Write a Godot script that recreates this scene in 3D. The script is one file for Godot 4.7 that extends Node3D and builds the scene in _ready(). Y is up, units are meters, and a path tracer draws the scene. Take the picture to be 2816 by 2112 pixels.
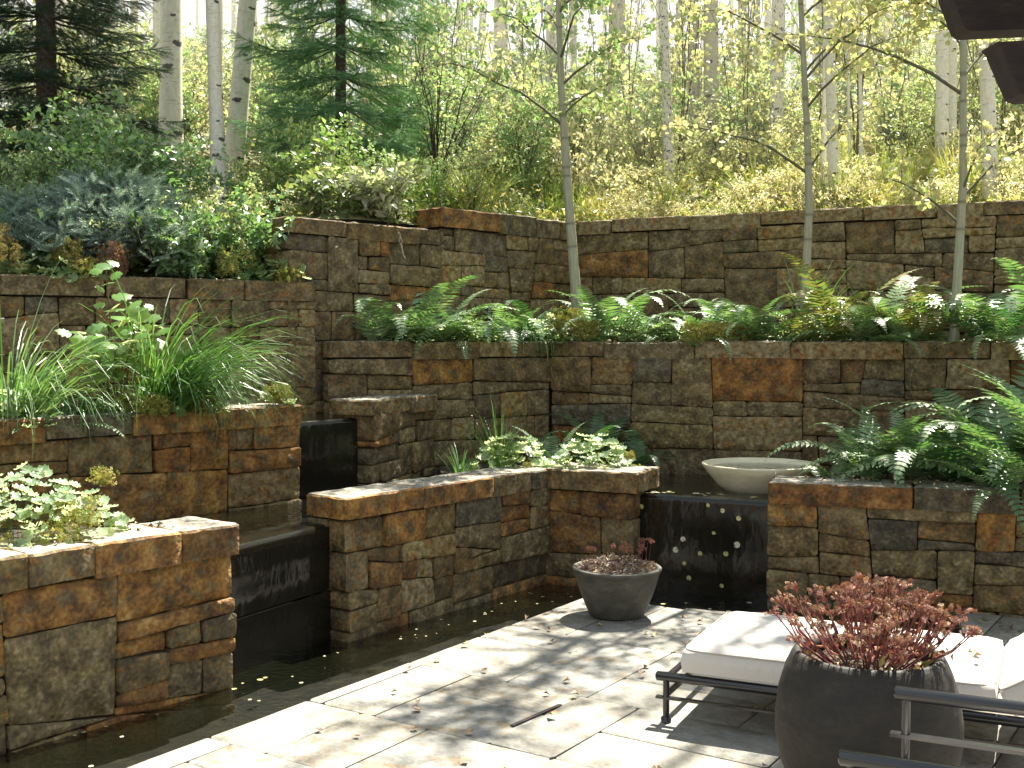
extends Node3D
# A stone-walled terrace garden with stepped water, below an aspen wood.

var names := {}
var mats := {}
var stone_mats: Array = []
var rng := RandomNumberGenerator.new()

# ---------------------------------------------------------------- bookkeeping
func numbered(called: String) -> String:
	if not names.has(called):
		names[called] = 0
		return called
	names[called] += 1
	return "%s_%03d" % [called, names[called]]

func tag(o: Node3D, label: String, category: String, group := "") -> void:
	o.set_meta("label", label)
	o.set_meta("category", category)
	if group != "":
		o.set_meta("group", group)

func thing(called: String, label: String, category: String, at := Vector3.ZERO, turn := 0.0, group := "") -> Node3D:
	var o := Node3D.new()
	o.name = numbered(called)
	add_child(o, true)
	o.position = at
	o.rotation.y = turn
	tag(o, label, category, group)
	return o

func part(called: String, mesh: Mesh, m: Material, parent: Node3D, xf := Transform3D.IDENTITY, kind := "") -> MeshInstance3D:
	var o := MeshInstance3D.new()
	o.name = called
	o.mesh = mesh
	o.material_override = m
	o.transform = xf
	if kind != "":
		o.set_meta("kind", kind)
	parent.add_child(o, true)
	return o

func struct(called: String, mesh: Mesh, m: Material, kind := "structure") -> MeshInstance3D:
	var o := MeshInstance3D.new()
	o.name = numbered(called)
	o.mesh = mesh
	o.material_override = m
	o.set_meta("kind", kind)
	add_child(o, true)
	return o

func dup(root: Node3D, called: String, at: Vector3, turn: float, sc := Vector3.ONE, label := "") -> Node3D:
	var r: Node3D = root.duplicate()
	r.name = numbered(called)
	add_child(r, true)
	r.transform = Transform3D(Basis(Vector3.UP, turn).scaled_local(sc), at)
	if label != "":
		r.set_meta("label", label)
	return r

func many(called: String, mesh: Mesh, m: Material, where: Array, tint: Array, parent: Node3D) -> MultiMeshInstance3D:
	var mm := MultiMesh.new()
	mm.transform_format = MultiMesh.TRANSFORM_3D
	mm.use_colors = true
	mm.mesh = mesh
	mm.instance_count = where.size()
	for i in where.size():
		mm.set_instance_transform(i, where[i])
		mm.set_instance_color(i, tint[i])
	var o := MultiMeshInstance3D.new()
	o.name = called
	o.multimesh = mm
	o.material_override = m
	o.set_meta("kind", "stuff")
	parent.add_child(o, true)
	return o

# ---------------------------------------------------------------- maths and materials
func P(x: float, d: float, h: float) -> Vector3:
	return Vector3(x, h, -d)

func rr(a: float, b: float) -> float:
	return rng.randf_range(a, b)

func rc(cols: Array, j := 0.2) -> Color:
	var c: Color = cols[rng.randi() % cols.size()]
	var k := 1.0 + rr(-j, j)
	return Color(c.r * k, c.g * k, c.b * k)

func lin(r: float, g: float, b: float) -> Color:
	return Color(r, g, b).linear_to_srgb()

func mat(c: Color, rough := 0.8, metal := 0.0) -> StandardMaterial3D:
	var m := StandardMaterial3D.new()
	m.albedo_color = c
	m.roughness = rough
	m.metallic = metal
	return m

func leaf_mat(rough := 0.4, back := Color(0.9, 0.9, 0.55)) -> StandardMaterial3D:
	var m := mat(Color.WHITE, rough)
	m.vertex_color_use_as_albedo = true
	m.cull_mode = BaseMaterial3D.CULL_DISABLED
	m.backlight_enabled = true
	m.backlight = back
	return m

func noise_img(sd: int, freq: float, size := 512, oct := 4, kind := FastNoiseLite.TYPE_SIMPLEX_SMOOTH) -> Image:
	var n := FastNoiseLite.new()
	n.seed = sd
	n.frequency = freq
	n.noise_type = kind
	n.fractal_octaves = oct
	var im := n.get_seamless_image(size, size)
	im.convert(Image.FORMAT_L8)
	return im

func ramp_lut(cols: Array, pos: Array) -> PackedByteArray:
	var out := PackedByteArray()
	for i in 256:
		var t := i / 255.0
		var k := 0
		while k < pos.size() - 2 and t > pos[k + 1]:
			k += 1
		var f := clampf((t - pos[k]) / (pos[k + 1] - pos[k]), 0, 1)
		var c: Color = cols[k].lerp(cols[k + 1], f)
		c = c.linear_to_srgb()
		out.append(int(clampf(c.r, 0, 1) * 255))
		out.append(int(clampf(c.g, 0, 1) * 255))
		out.append(int(clampf(c.b, 0, 1) * 255))
	return out

# two ramps, chosen by a mask noise: mottled stone
func mottle(a: Image, b: Image, mask: Image, lut1: PackedByteArray, lut2: PackedByteArray, lo: float, hi: float) -> ImageTexture:
	var w := a.get_width()
	var da := a.get_data()
	var db := b.get_data()
	var dm := mask.get_data()
	var out := PackedByteArray()
	out.resize(w * w * 3)
	for i in w * w:
		var v: int = clampi(((da[i] * 5 + db[i] * 4) / 9 - 128) * 13 / 10 + 124, 0, 255)
		var k := clampf((dm[i] / 255.0 + (db[i] - 128) / 900.0 - lo) / (hi - lo), 0.0, 1.0)
		var p := v * 3
		var q := i * 3
		out[q] = int(lerpf(lut1[p], lut2[p], k))
		out[q + 1] = int(lerpf(lut1[p + 1], lut2[p + 1], k))
		out[q + 2] = int(lerpf(lut1[p + 2], lut2[p + 2], k))
	var im := Image.create_from_data(w, w, false, Image.FORMAT_RGB8, out)
	return ImageTexture.create_from_image(im)

func make_materials() -> void:
	var na := noise_img(3, 0.008, 512, 3)
	var nb := noise_img(11, 0.045, 512, 5)
	var nc := noise_img(23, 0.012, 512, 4)
	var nd := noise_img(37, 0.02, 512, 3)
	var bump := ImageTexture.create_from_image(noise_img(51, 0.016, 512, 6))
	var pos := [0.0, 0.3, 0.55, 0.78, 1.0]
	var rust := ramp_lut([Color(.034, .019, .008), Color(.11, .052, .014), Color(.215, .105, .024), Color(.31, .17, .045), Color(.38, .27, .12)], pos)
	var grey := ramp_lut([Color(.032, .026, .015), Color(.064, .053, .031), Color(.108, .090, .054), Color(.17, .145, .09), Color(.27, .235, .15)], pos)
	var tan := ramp_lut([Color(.06, .045, .022), Color(.14, .105, .05), Color(.22, .17, .085), Color(.29, .235, .13), Color(.38, .33, .21)], pos)
	var brown := ramp_lut([Color(.032, .024, .012), Color(.08, .057, .026), Color(.135, .10, .046), Color(.20, .15, .075), Color(.29, .235, .14)], pos)
	var texs := [mottle(na, nb, nc, rust, brown, .56, .80), mottle(na, nb, nd, brown, rust, .60, .85), mottle(nc, nb, na, grey, brown, .60, .85), mottle(nd, nb, nc, tan, rust, .62, .88), mottle(na, nb, nd, brown, tan, .55, .85)]
	for t in texs:
		var m := mat(Color.WHITE, 0.82)
		m.albedo_texture = t
		m.vertex_color_use_as_albedo = true
		m.heightmap_enabled = true
		m.heightmap_texture = bump
		m.heightmap_scale = 1.6
		stone_mats.append(m)
	var top_mat: StandardMaterial3D = stone_mats[3].duplicate()  # paler, greyer stone for the top faces of the coping
	top_mat.albedo_texture = mottle(nc, nb, nd, ramp_lut([Color(.12, .105, .08), Color(.20, .18, .14), Color(.28, .255, .205), Color(.36, .33, .27), Color(.46, .43, .36)], pos), ramp_lut([Color(.08, .075, .06), Color(.15, .14, .11), Color(.21, .195, .155), Color(.28, .26, .2), Color(.36, .33, .26)], pos), .5, .75)
	mats.pale_top = top_mat
	# paving
	var pale := ramp_lut([Color(.30, .27, .22), Color(.40, .375, .32), Color(.47, .45, .395), Color(.52, .50, .45), Color(.57, .54, .48)], pos)
	var ochre := ramp_lut([Color(.24, .18, .11), Color(.34, .27, .17), Color(.42, .35, .25), Color(.47, .41, .32), Color(.51, .47, .38)], pos)
	var blueg := ramp_lut([Color(.27, .27, .25), Color(.36, .36, .34), Color(.43, .43, .41), Color(.48, .48, .45), Color(.53, .52, .48)], pos)
	var paves := [mottle(na, nb, nc, pale, blueg, .5, .75), mottle(nc, nb, nd, pale, ochre, .55, .8), mottle(nd, nb, na, blueg, ochre, .6, .85)]
	for i in 3:
		var m := mat(Color.WHITE, 0.75)
		m.albedo_texture = paves[i]
		m.vertex_color_use_as_albedo = true
		m.albedo_color = Color(.74, .735, .72)
		m.heightmap_enabled = true
		m.heightmap_texture = bump
		m.heightmap_scale = 0.8
		mats["pave%d" % i] = m
	mats.mortar = mat(lin(.034, .027, .018), .95)
	var soil := mat(Color.WHITE, .95)
	soil.albedo_texture = mottle(na, nb, nc, ramp_lut([Color(.012, .009, .006), Color(.03, .022, .014), Color(.055, .04, .026), Color(.09, .066, .04), Color(.15, .11, .07)], pos), ochre, .72, .9)
	soil.uv1_triplanar = true
	soil.uv1_world_triplanar = true
	soil.uv1_scale = Vector3(1.3, 1.3, 1.3)
	mats.soil = soil
	var hillm := mat(Color.WHITE, .95)
	hillm.albedo_texture = mottle(nb, nd, nc, ramp_lut([Color(.08, .065, .03), Color(.15, .125, .05), Color(.24, .20, .085), Color(.33, .28, .13), Color(.42, .36, .2)], pos), ramp_lut([Color(.05, .06, .02), Color(.09, .11, .04), Color(.14, .16, .06), Color(.2, .21, .08), Color(.27, .26, .12)], pos), .4, .6)
	hillm.uv1_triplanar = true
	hillm.uv1_world_triplanar = true
	hillm.uv1_scale = Vector3(.5, .5, .5)
	mats.hill = hillm
	# dark wet stone of the spillways and the pool floors
	var wet := mat(lin(.010, .009, .006), .12)
	wet.metallic_specular = 0.45
	wet.heightmap_enabled = true
	wet.heightmap_texture = bump
	wet.heightmap_scale = 0.25
	wet.uv1_triplanar = true
	wet.uv1_scale = Vector3(.9, .35, .9)
	mats.wet = wet
	var floorm := mat(Color.WHITE, .8)
	floorm.albedo_texture = mottle(na, nb, nc, ramp_lut([Color(.004, .004, .002), Color(.010, .011, .004), Color(.022, .022, .008), Color(.042, .040, .014), Color(.08, .07, .03)], pos), ramp_lut([Color(.004, .004, .003), Color(.008, .008, .006), Color(.014, .013, .009), Color(.024, .022, .013), Color(.04, .034, .02)], pos), .4, .6)
	floorm.uv1_triplanar = true
	floorm.uv1_world_triplanar = true
	floorm.uv1_scale = Vector3(1.1, 1.1, 1.1)
	mats.pool_floor = floorm
	var water := mat(Color(.06, .07, .035, .5), .03)
	water.transparency = BaseMaterial3D.TRANSPARENCY_ALPHA
	water.heightmap_enabled = true
	water.heightmap_texture = ImageTexture.create_from_image(noise_img(71, .02, 512, 3))
	water.heightmap_scale = 0.5
	water.uv1_triplanar = true
	water.uv1_world_triplanar = true
	water.uv1_scale = Vector3(1.5, 1.5, 1.5)
	mats.water = water
	# plants
	mats.leaf = leaf_mat(.40, Color(1.0, 1.0, .85))
	mats.gloss = leaf_mat(.38, Color(.85, .9, .6))
	mats.soft = leaf_mat(.46, Color(.8, .85, .6))
	mats.fern = leaf_mat(.42, Color(.7, .8, .5))
	mats.fern.metallic_specular = .6
	mats.needle = leaf_mat(.55, Color(.6, .6, .35))
	mats.dry = leaf_mat(.7, Color(.7, .6, .5))
	var fl := leaf_mat(.8, Color(.8, .8, .5))
	mats.flower = fl
	var tw := mat(Color.WHITE, .85)
	tw.vertex_color_use_as_albedo = true
	mats.twig = tw
	mats.bark = bark_material(5, .0)
	mats.bark_dark = bark_material(9, .35)
	for k in ["bark", "bark_dark"]:
		var far: StandardMaterial3D = mats[k].duplicate()
		far.albedo_color = Color(.80, .78, .72)
		mats[k + "_far"] = far
	var yb := mat(Color.WHITE, .7)
	yb.albedo_texture = bark_young()
	mats.bark_young = yb
	var sb := mat(Color.WHITE, .95)
	sb.albedo_texture = mottle(nb, nd, na, ramp_lut([Color(.04, .032, .024), Color(.09, .075, .06), Color(.15, .125, .10), Color(.2, .175, .145), Color(.27, .25, .21)], pos), ramp_lut([Color(.03, .022, .016), Color(.06, .045, .034), Color(.09, .07, .05), Color(.12, .1, .08), Color(.17, .15, .12)], pos), .4, .6)
	sb.heightmap_enabled = true
	sb.heightmap_texture = bump
	sb.heightmap_scale = 3.0
	sb.uv1_scale = Vector3(2, 3, 1)
	mats.bark_spruce = sb
	# made things
	var clay := mat(Color.WHITE, .72)
	clay.albedo_texture = mottle(na, nb, nc, ramp_lut([Color(.005, .0036, .0024), Color(.009, .0066, .0045), Color(.013, .010, .007), Color(.018, .014, .010), Color(.03, .023, .016)], pos), ramp_lut([Color(.006, .0048, .0034), Color(.010, .008, .006), Color(.015, .012, .009), Color(.02, .0165, .0125), Color(.034, .028, .021)], pos), .35, .7)
	clay.heightmap_enabled = true
	clay.heightmap_texture = bump
	clay.heightmap_scale = .25
	clay.uv1_scale = Vector3(2, 2, 1)
	mats.clay = clay
	var bowl: StandardMaterial3D = clay.duplicate()
	bowl.albedo_texture = mottle(na, nb, nc, ramp_lut([Color(.045, .042, .032), Color(.06, .057, .044), Color(.075, .07, .055), Color(.09, .085, .068), Color(.12, .11, .09)], pos), ramp_lut([Color(.035, .031, .023), Color(.05, .046, .034), Color(.068, .062, .046), Color(.085, .078, .06), Color(.11, .1, .08)], pos), .35, .7)
	bowl.heightmap_scale = .15
	mats.bowl = bowl
	var dish := mat(Color.WHITE, .5)
	dish.albedo_texture = mottle(na, nb, nc, ramp_lut([Color(.62, .56, .37), Color(.70, .64, .45), Color(.76, .70, .51), Color(.79, .74, .56), Color(.82, .78, .63)], pos), ramp_lut([Color(.56, .49, .30), Color(.65, .58, .39), Color(.71, .64, .45), Color(.75, .68, .5), Color(.78, .72, .56)], pos), .4, .7)
	mats.dish = dish
	var metal := mat(lin(.010, .011, .014), .24, .0)
	metal.clearcoat_enabled = true
	metal.clearcoat = .25
	metal.clearcoat_roughness = .15
	mats.metal = metal
	var cloth := mat(lin(.56, .52, .475), .9)
	cloth.rim_enabled = true
	cloth.rim = .3
	var weave := noise_img(91, .2, 512, 2)
	cloth.heightmap_enabled = true
	cloth.heightmap_texture = ImageTexture.create_from_image(weave)
	cloth.heightmap_scale = .08
	cloth.uv1_triplanar = true
	cloth.uv1_scale = Vector3(4, 4, 4)
	mats.cloth = cloth
	mats.piping = mat(lin(.40, .37, .335), .85)
	var timber := mat(Color.WHITE, .8)
	timber.albedo_texture = mottle(na, nb, nc, ramp_lut([Color(.012, .008, .007), Color(.018, .012, .010), Color(.025, .017, .014), Color(.032, .022, .018), Color(.045, .03, .025)], pos), ramp_lut([Color(.015, .011, .01), Color(.02, .014, .012), Color(.028, .02, .017), Color(.035, .025, .02), Color(.05, .035, .03)], pos), .4, .6)
	timber.uv1_triplanar = true
	timber.uv1_scale = Vector3(.6, 3, 3)
	mats.timber = timber

# pale aspen bark: fine horizontal lenticels, dark eyes and scars
func bark_material(sd: int, dark: float) -> StandardMaterial3D:
	var r := RandomNumberGenerator.new()
	r.seed = sd
	var w := 256
	var h := 1024
	var n1 := noise_img(sd, .02, 512, 4).get_data()
	var n2 := noise_img(sd + 1, .06, 512, 4).get_data()
	var buf := PackedFloat32Array()
	buf.resize(w * h)
	for i in w * h:
		buf[i] = 0.0
	for k in 260:      # lenticels
		var cx := r.randi() % w
		var cy := r.randi() % h
		var ln := r.randi_range(4, 44)
		var thick := r.randi_range(1, 3)
		for x in ln:
			for ty in thick:
				var q: int = ((cy + ty) % h) * w + (cx + x) % w
				buf[q] = maxf(buf[q], r.randf_range(.15, .6))
	for k in 16:       # branch eyes and chevrons
		var cx := r.randf() * w
		var cy := r.randf() * h
		var ax := r.randf_range(7, 26)
		var ay := r.randf_range(4, 13)
		for y in range(int(-ay * 2), int(ay * 2)):
			for x in range(int(-ax * 2), int(ax * 2)):
				var fx := x / ax
				var fy: float = (y - absf(x) * .12 + ay * .1) / ay
				var e := fx * fx + fy * fy + (n2[(posmod(int(cy) + y, 512)) * 512 + posmod(int(cx) + x, 512)] - 128) / 160.0
				if e < 1.0:
					var q: int = posmod(int(cy) + y, h) * w + posmod(int(cx) + x, w)
					buf[q] = maxf(buf[q], clampf((1.0 - e) * 3.0, 0, 1) * .93)
	var out := PackedByteArray()
	out.resize(w * h * 3)
	for y in h:
		for x in w:
			var a: float = n1[(y % 512) * 512 + (x * 2) % 512] / 255.0
			var b: float = n2[(y % 512) * 512 + (x * 2) % 512] / 255.0
			var c := Color(.60, .57, .45).lerp(Color(.75, .73, .63), a).lerp(Color(.44, .44, .32), clampf(b - .55, 0, 1) * 1.2)
			var dk: float = buf[y * w + x]
			if dark > 0:
				dk = maxf(dk, clampf((a + b * .6 - 1.05 + dark * .35) * 6, 0, 1) * .9)
			c = c.lerp(Color(.03, .027, .022), dk).linear_to_srgb()
			var q := (y * w + x) * 3
			out[q] = int(c.r * 255)
			out[q + 1] = int(c.g * 255)
			out[q + 2] = int(c.b * 255)
	var m := mat(Color.WHITE, .75)
	m.albedo_texture = ImageTexture.create_from_image(Image.create_from_data(w, h, false, Image.FORMAT_RGB8, out))
	return m

func bark_young() -> ImageTexture:
	var r := RandomNumberGenerator.new()
	r.seed = 77
	var w := 128
	var h := 1024
	var n1 := noise_img(177, .02, 512, 4).get_data()
	var out := PackedByteArray()
	out.resize(w * h * 3)
	var rings := []
	for k in 14:
		rings.append(r.randi() % h)
	for y in h:
		var ring := 0.0
		for q in rings:
			ring = maxf(ring, 1.0 - absf(y - q) / 4.0)
		for x in w:
			var a: float = n1[(y % 512) * 512 + (x * 4) % 512] / 255.0
			var c := Color(.21, .21, .14).lerp(Color(.35, .35, .25), a)
			if ring > 0:
				c = c.lerp(Color(.08, .075, .05), clampf(ring * (.35 + a * .7), 0, .85))
			if r.randf() < .012:
				c = c * .45
			c = c.linear_to_srgb()
			var q := (y * w + x) * 3
			out[q] = int(c.r * 255)
			out[q + 1] = int(c.g * 255)
			out[q + 2] = int(c.b * 255)
	return ImageTexture.create_from_image(Image.create_from_data(w, h, false, Image.FORMAT_RGB8, out))

# ---------------------------------------------------------------- mesh helpers (triangles given counter-clockwise from outside)
func begin() -> SurfaceTool:
	var st := SurfaceTool.new()
	st.begin(Mesh.PRIMITIVE_TRIANGLES)
	st.set_color(Color.WHITE)
	st.set_uv(Vector2.ZERO)
	return st

func done(st: SurfaceTool) -> ArrayMesh:
	st.generate_normals()
	return st.commit()

func tri(st: SurfaceTool, a: Vector3, b: Vector3, c: Vector3) -> void:
	st.add_vertex(a)
	st.add_vertex(c)
	st.add_vertex(b)

func tri_uv(st: SurfaceTool, a: Vector3, b: Vector3, c: Vector3, ua: Vector2, ub: Vector2, uc: Vector2) -> void:
	st.set_uv(ua)
	st.add_vertex(a)
	st.set_uv(uc)
	st.add_vertex(c)
	st.set_uv(ub)
	st.add_vertex(b)

func tube(st: SurfaceTool, pts: Array, radii: Array, sides := 8, col := Color.WHITE, caps := true, vscale := 1.0) -> void:
	st.set_color(col)
	st.set_smooth_group(0)
	var ring_prev := []
	var v := 0.0
	var side := Vector3.ZERO
	for i in pts.size():
		var dir: Vector3 = (pts[mini(i + 1, pts.size() - 1)] - pts[maxi(i - 1, 0)]).normalized()
		if side == Vector3.ZERO:
			side = dir.cross(Vector3(0, 0, 1) if absf(dir.z) < .9 else Vector3(1, 0, 0)).normalized()
		side = (side - dir * side.dot(dir)).normalized()
		var up := side.cross(dir)
		var ring := []
		for k in sides:
			var a := TAU * k / sides
			ring.append(pts[i] + (side * cos(a) + up * sin(a)) * radii[i])
		if i > 0:
			var v1: float = v + (pts[i] - pts[i - 1]).length() * vscale
			for k in sides:
				var k2 := (k + 1) % sides
				var u0 := float(k) / sides
				var u1 := float(k + 1) / sides
				tri_uv(st, ring_prev[k], ring[k2], ring_prev[k2], Vector2(u0, v), Vector2(u1, v1), Vector2(u1, v))
				tri_uv(st, ring_prev[k], ring[k], ring[k2], Vector2(u0, v), Vector2(u0, v1), Vector2(u1, v1))
			v = v1
		ring_prev = ring
		if caps and (i == 0 or i == pts.size() - 1):
			st.set_smooth_group(3)
			for k in sides:
				var k2 := (k + 1) % sides
				if i == 0:
					tri(st, pts[i], ring[k], ring[k2])
				else:
					tri(st, pts[i], ring[k2], ring[k])
			st.set_smooth_group(0)

func lathe(prof: Array, sides: int) -> ArrayMesh:
	var st := begin()
	var v := 0.0
	for i in prof.size() - 1:
		var p: Vector2 = prof[i]
		var q: Vector2 = prof[i + 1]
		var v1 := v + p.distance_to(q)
		for k in sides:
			var a := TAU * k / sides
			var b := TAU * (k + 1) / sides
			var p0 := Vector3(cos(a) * p.x, p.y, sin(a) * p.x)
			var p1 := Vector3(cos(b) * p.x, p.y, sin(b) * p.x)
			var q0 := Vector3(cos(a) * q.x, q.y, sin(a) * q.x)
			var q1 := Vector3(cos(b) * q.x, q.y, sin(b) * q.x)
			var u0 := float(k) / sides
			var u1 := float(k + 1) / sides
			if p.x > 1e-5:
				tri_uv(st, p0, q1, p1, Vector2(u0, v), Vector2(u1, v1), Vector2(u1, v))
			if q.x > 1e-5:
				tri_uv(st, p0, q0, q1, Vector2(u0, v), Vector2(u0, v1), Vector2(u1, v1))
		v = v1
	return done(st)

# upright prism over a polygon of (x, depth) points
func prism(poly: Array, y0: float, y1: float) -> ArrayMesh:
	var pp := PackedVector2Array()
	for q in poly:
		pp.append(q)
	var st := begin()
	st.set_smooth_group(-1)
	var idx := Geometry2D.triangulate_polygon(pp)
	for i in range(0, idx.size(), 3):
		var a := P(pp[idx[i]].x, pp[idx[i]].y, y1)
		var b := P(pp[idx[i + 1]].x, pp[idx[i + 1]].y, y1)
		var c := P(pp[idx[i + 2]].x, pp[idx[i + 2]].y, y1)
		if (b - a).cross(c - a).y < 0:
			var s := b
			b = c
			c = s
		tri(st, a, b, c)
	if y1 - y0 > 1e-4:
		var area := 0.0
		for i in pp.size():
			area += pp[i].cross(pp[(i + 1) % pp.size()])
		for i in pp.size():
			var p := pp[i]
			var q := pp[(i + 1) % pp.size()]
			if area < 0:
				var s := p
				p = q
				q = s
			tri(st, P(p.x, p.y, y0), P(q.x, q.y, y0), P(q.x, q.y, y1))
			tri(st, P(p.x, p.y, y0), P(q.x, q.y, y1), P(p.x, p.y, y1))
	return done(st)

func box_into(st: SurfaceTool, c: Vector3, s: Vector3, b := Basis.IDENTITY) -> void:
	st.set_smooth_group(-1)
	var v := []
	for i in 8:
		v.append(c + b * Vector3((s.x if i & 1 else -s.x) * .5, (s.y if i & 2 else -s.y) * .5, (s.z if i & 4 else -s.z) * .5))
	for f in [[0, 2, 3, 1], [4, 5, 7, 6], [0, 4, 6, 2], [1, 3, 7, 5], [0, 1, 5, 4], [2, 6, 7, 3]]:
		tri(st, v[f[0]], v[f[1]], v[f[2]])
		tri(st, v[f[0]], v[f[2]], v[f[3]])

func box_mesh(c: Vector3, s: Vector3, b := Basis.IDENTITY) -> ArrayMesh:
	var st := begin()
	box_into(st, c, s, b)
	return done(st)

# ---------------------------------------------------------------- masonry
func area_of(p: PackedVector2Array) -> float:
	var a := 0.0
	for i in p.size():
		a += p[i].cross(p[(i + 1) % p.size()])
	return a * .5

func cut(p: PackedVector2Array, o: Vector2, n: Vector2) -> Array:
	var l := PackedVector2Array()
	var r := PackedVector2Array()
	for i in p.size():
		var a := p[i]
		var b := p[(i + 1) % p.size()]
		var da := (a - o).dot(n)
		var db := (b - o).dot(n)
		if da <= 0:
			l.append(a)
		if da >= 0:
			r.append(a)
		if (da < 0 and db > 0) or (da > 0 and db < 0):
			var q := a.lerp(b, da / (da - db))
			l.append(q)
			r.append(q)
	return [l, r]

func split_stones(p: PackedVector2Array, amin: float, amax: float, slant: float, out: Array) -> void:
	var lo := p[0]
	var hi := p[0]
	for q in p:
		lo = lo.min(q)
		hi = hi.max(q)
	var s := hi - lo
	var target := exp(lerpf(log(amin), log(amax), pow(rng.randf(), .8)))
	var a := absf(area_of(p))
	if (a < target and s.x < 0.78 and s.y < .46) or a < amin * 1.2:
		out.append(p)
		return
	var upright := s.x > s.y * rr(1.1, 2.9) or s.y < .15
	if s.x > 1.5:
		upright = true
	var f := rr(.32, .68)
	if not upright and s.y > .25 and rng.randf() < .5:
		f = 0.28 if rng.randf() < .5 else .7
	var ang := rr(-slant, slant) * (4.0 if rng.randf() < .13 else 1.0)
	var n := Vector2(1, 0) if upright else Vector2(0, 1)
	n = n.rotated(ang)
	for piece in cut(p, lo + s * f, n):
		if piece.size() >= 3 and absf(area_of(piece)) > .0004:
			split_stones(piece, amin, amax, slant, out)

# one split-faced stone over a polygon, from z = back to z = front
func stone_mesh(poly: PackedVector2Array, back: float, front: float, bevel: float, rough: float, tint: Color, step := .08, jag := .004, pale_top := false) -> ArrayMesh:
	var cen := Vector2.ZERO
	for q in poly:
		cen += q
	cen /= poly.size()
	var ring := PackedVector2Array()
	for i in poly.size():
		var a := poly[i]
		var b := poly[(i + 1) % poly.size()]
		var ln := a.distance_to(b)
		if ln < .006:
			continue
		var c := minf(rr(.006, .018), ln * .25)
		var nn := (b - a).orthogonal() / ln
		var k := maxi(1, int(ln / step))
		for j in k + 1:
			var t := lerpf(c, ln - c, float(j) / k) / ln
			ring.append(a.lerp(b, t) + nn * rr(-jag, jag))
	var uo := Vector2(rng.randf() * 7, rng.randf() * 7)
	var swap := rng.randf() < .35
	var st := begin()
	var tp := begin() if pale_top else st
	var n := ring.size()
	var outer := []
	var inner := []
	var mid := []
	var ux := func(q: Vector2, z: float) -> Vector2:
		var u := (q + Vector2(z, z)) * 1.35
		return (Vector2(u.y, u.x) if swap else u) + uo
	for q in ring:
		outer.append(Vector3(q.x, q.y, front - bevel * rr(.5, 1.1)))
		var i1 := q + (cen - q).normalized() * bevel * rr(.6, 1.5)
		inner.append(Vector3(i1.x, i1.y, front + rr(-rough, rough) * .5))
		var m1 := q.lerp(cen, .5)
		mid.append(Vector3(m1.x, m1.y, front + rr(-rough, rough) + rough * .6))
	var ctr := Vector3(cen.x, cen.y, front + rr(0, rough))
	var cols := []
	for i in n:
		cols.append(tint * rr(.86, 1.14))
	var per := 0.0
	for i in n:
		var j := (i + 1) % n
		var b0 := Vector3(ring[i].x, ring[i].y, back)
		var b1 := Vector3(ring[j].x, ring[j].y, back)
		st.set_smooth_group(1)
		st.set_color(cols[i])
		var per1 := per + ring[i].distance_to(ring[j])
		var u0: Vector2 = ux.call(Vector2(per, back), 0.0)
		var u1: Vector2 = ux.call(Vector2(per1, back), 0.0)
		var w0: Vector2 = ux.call(Vector2(per, outer[i].z), 0.0)
		var w1: Vector2 = ux.call(Vector2(per1, outer[j].z), 0.0)
		per = per1
		tri_uv(st, b0, b1, outer[j], u0, u1, w1)
		tri_uv(st, b0, outer[j], outer[i], u0, w1, w0)
		st.set_smooth_group(0)
		var pairs := [[outer, inner], [inner, mid]]
		for pr in pairs:
			var p0: Vector3 = pr[0][i]
			var p1: Vector3 = pr[0][j]
			var q0: Vector3 = pr[1][i]
			var q1: Vector3 = pr[1][j]
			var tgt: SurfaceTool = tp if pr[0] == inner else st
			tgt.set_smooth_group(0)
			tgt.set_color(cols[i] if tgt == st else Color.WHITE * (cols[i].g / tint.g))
			tri_uv(tgt, p0, p1, q1, ux.call(Vector2(p0.x, p0.y), 0.0), ux.call(Vector2(p1.x, p1.y), 0.0), ux.call(Vector2(q1.x, q1.y), 0.0))
			tri_uv(tgt, p0, q1, q0, ux.call(Vector2(p0.x, p0.y), 0.0), ux.call(Vector2(q1.x, q1.y), 0.0), ux.call(Vector2(q0.x, q0.y), 0.0))
		var m0: Vector3 = mid[i]
		var m2: Vector3 = mid[j]
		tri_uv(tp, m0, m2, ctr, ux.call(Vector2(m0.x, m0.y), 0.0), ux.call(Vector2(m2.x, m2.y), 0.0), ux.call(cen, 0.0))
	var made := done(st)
	if pale_top:
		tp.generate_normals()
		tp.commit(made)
	return made

func stone_tint(look: Array) -> Color:
	var k := rr(look[0], look[1]) * (1.0 if rng.randf() < .8 else rr(.65, 1.3))
	var w := rr(-.02, .24)
	return Color(k * (1 + w * .8), k, k * (1 - w * 1.2))

func lay(poly: PackedVector2Array, frame: Transform3D, parent: Node3D, look: Array, depth := .14, called := "stone", gap := .003) -> void:
	for q in Geometry2D.offset_polygon(poly, -gap, Geometry2D.JOIN_MITER):
		var pq: PackedVector2Array = q
		if area_of(pq) < 0:
			pq.reverse()
		if pq.size() < 3 or area_of(pq) < .0006:
			continue
		var mesh := stone_mesh(pq, -depth, rr(-.014, .024), rr(.004, .010), rr(.003, .010), stone_tint(look))
		var w: Array = look[2]
		var m: Material = stone_mats[w[rng.randi() % w.size()]]
		part(called, mesh, m, parent, frame)

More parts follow.
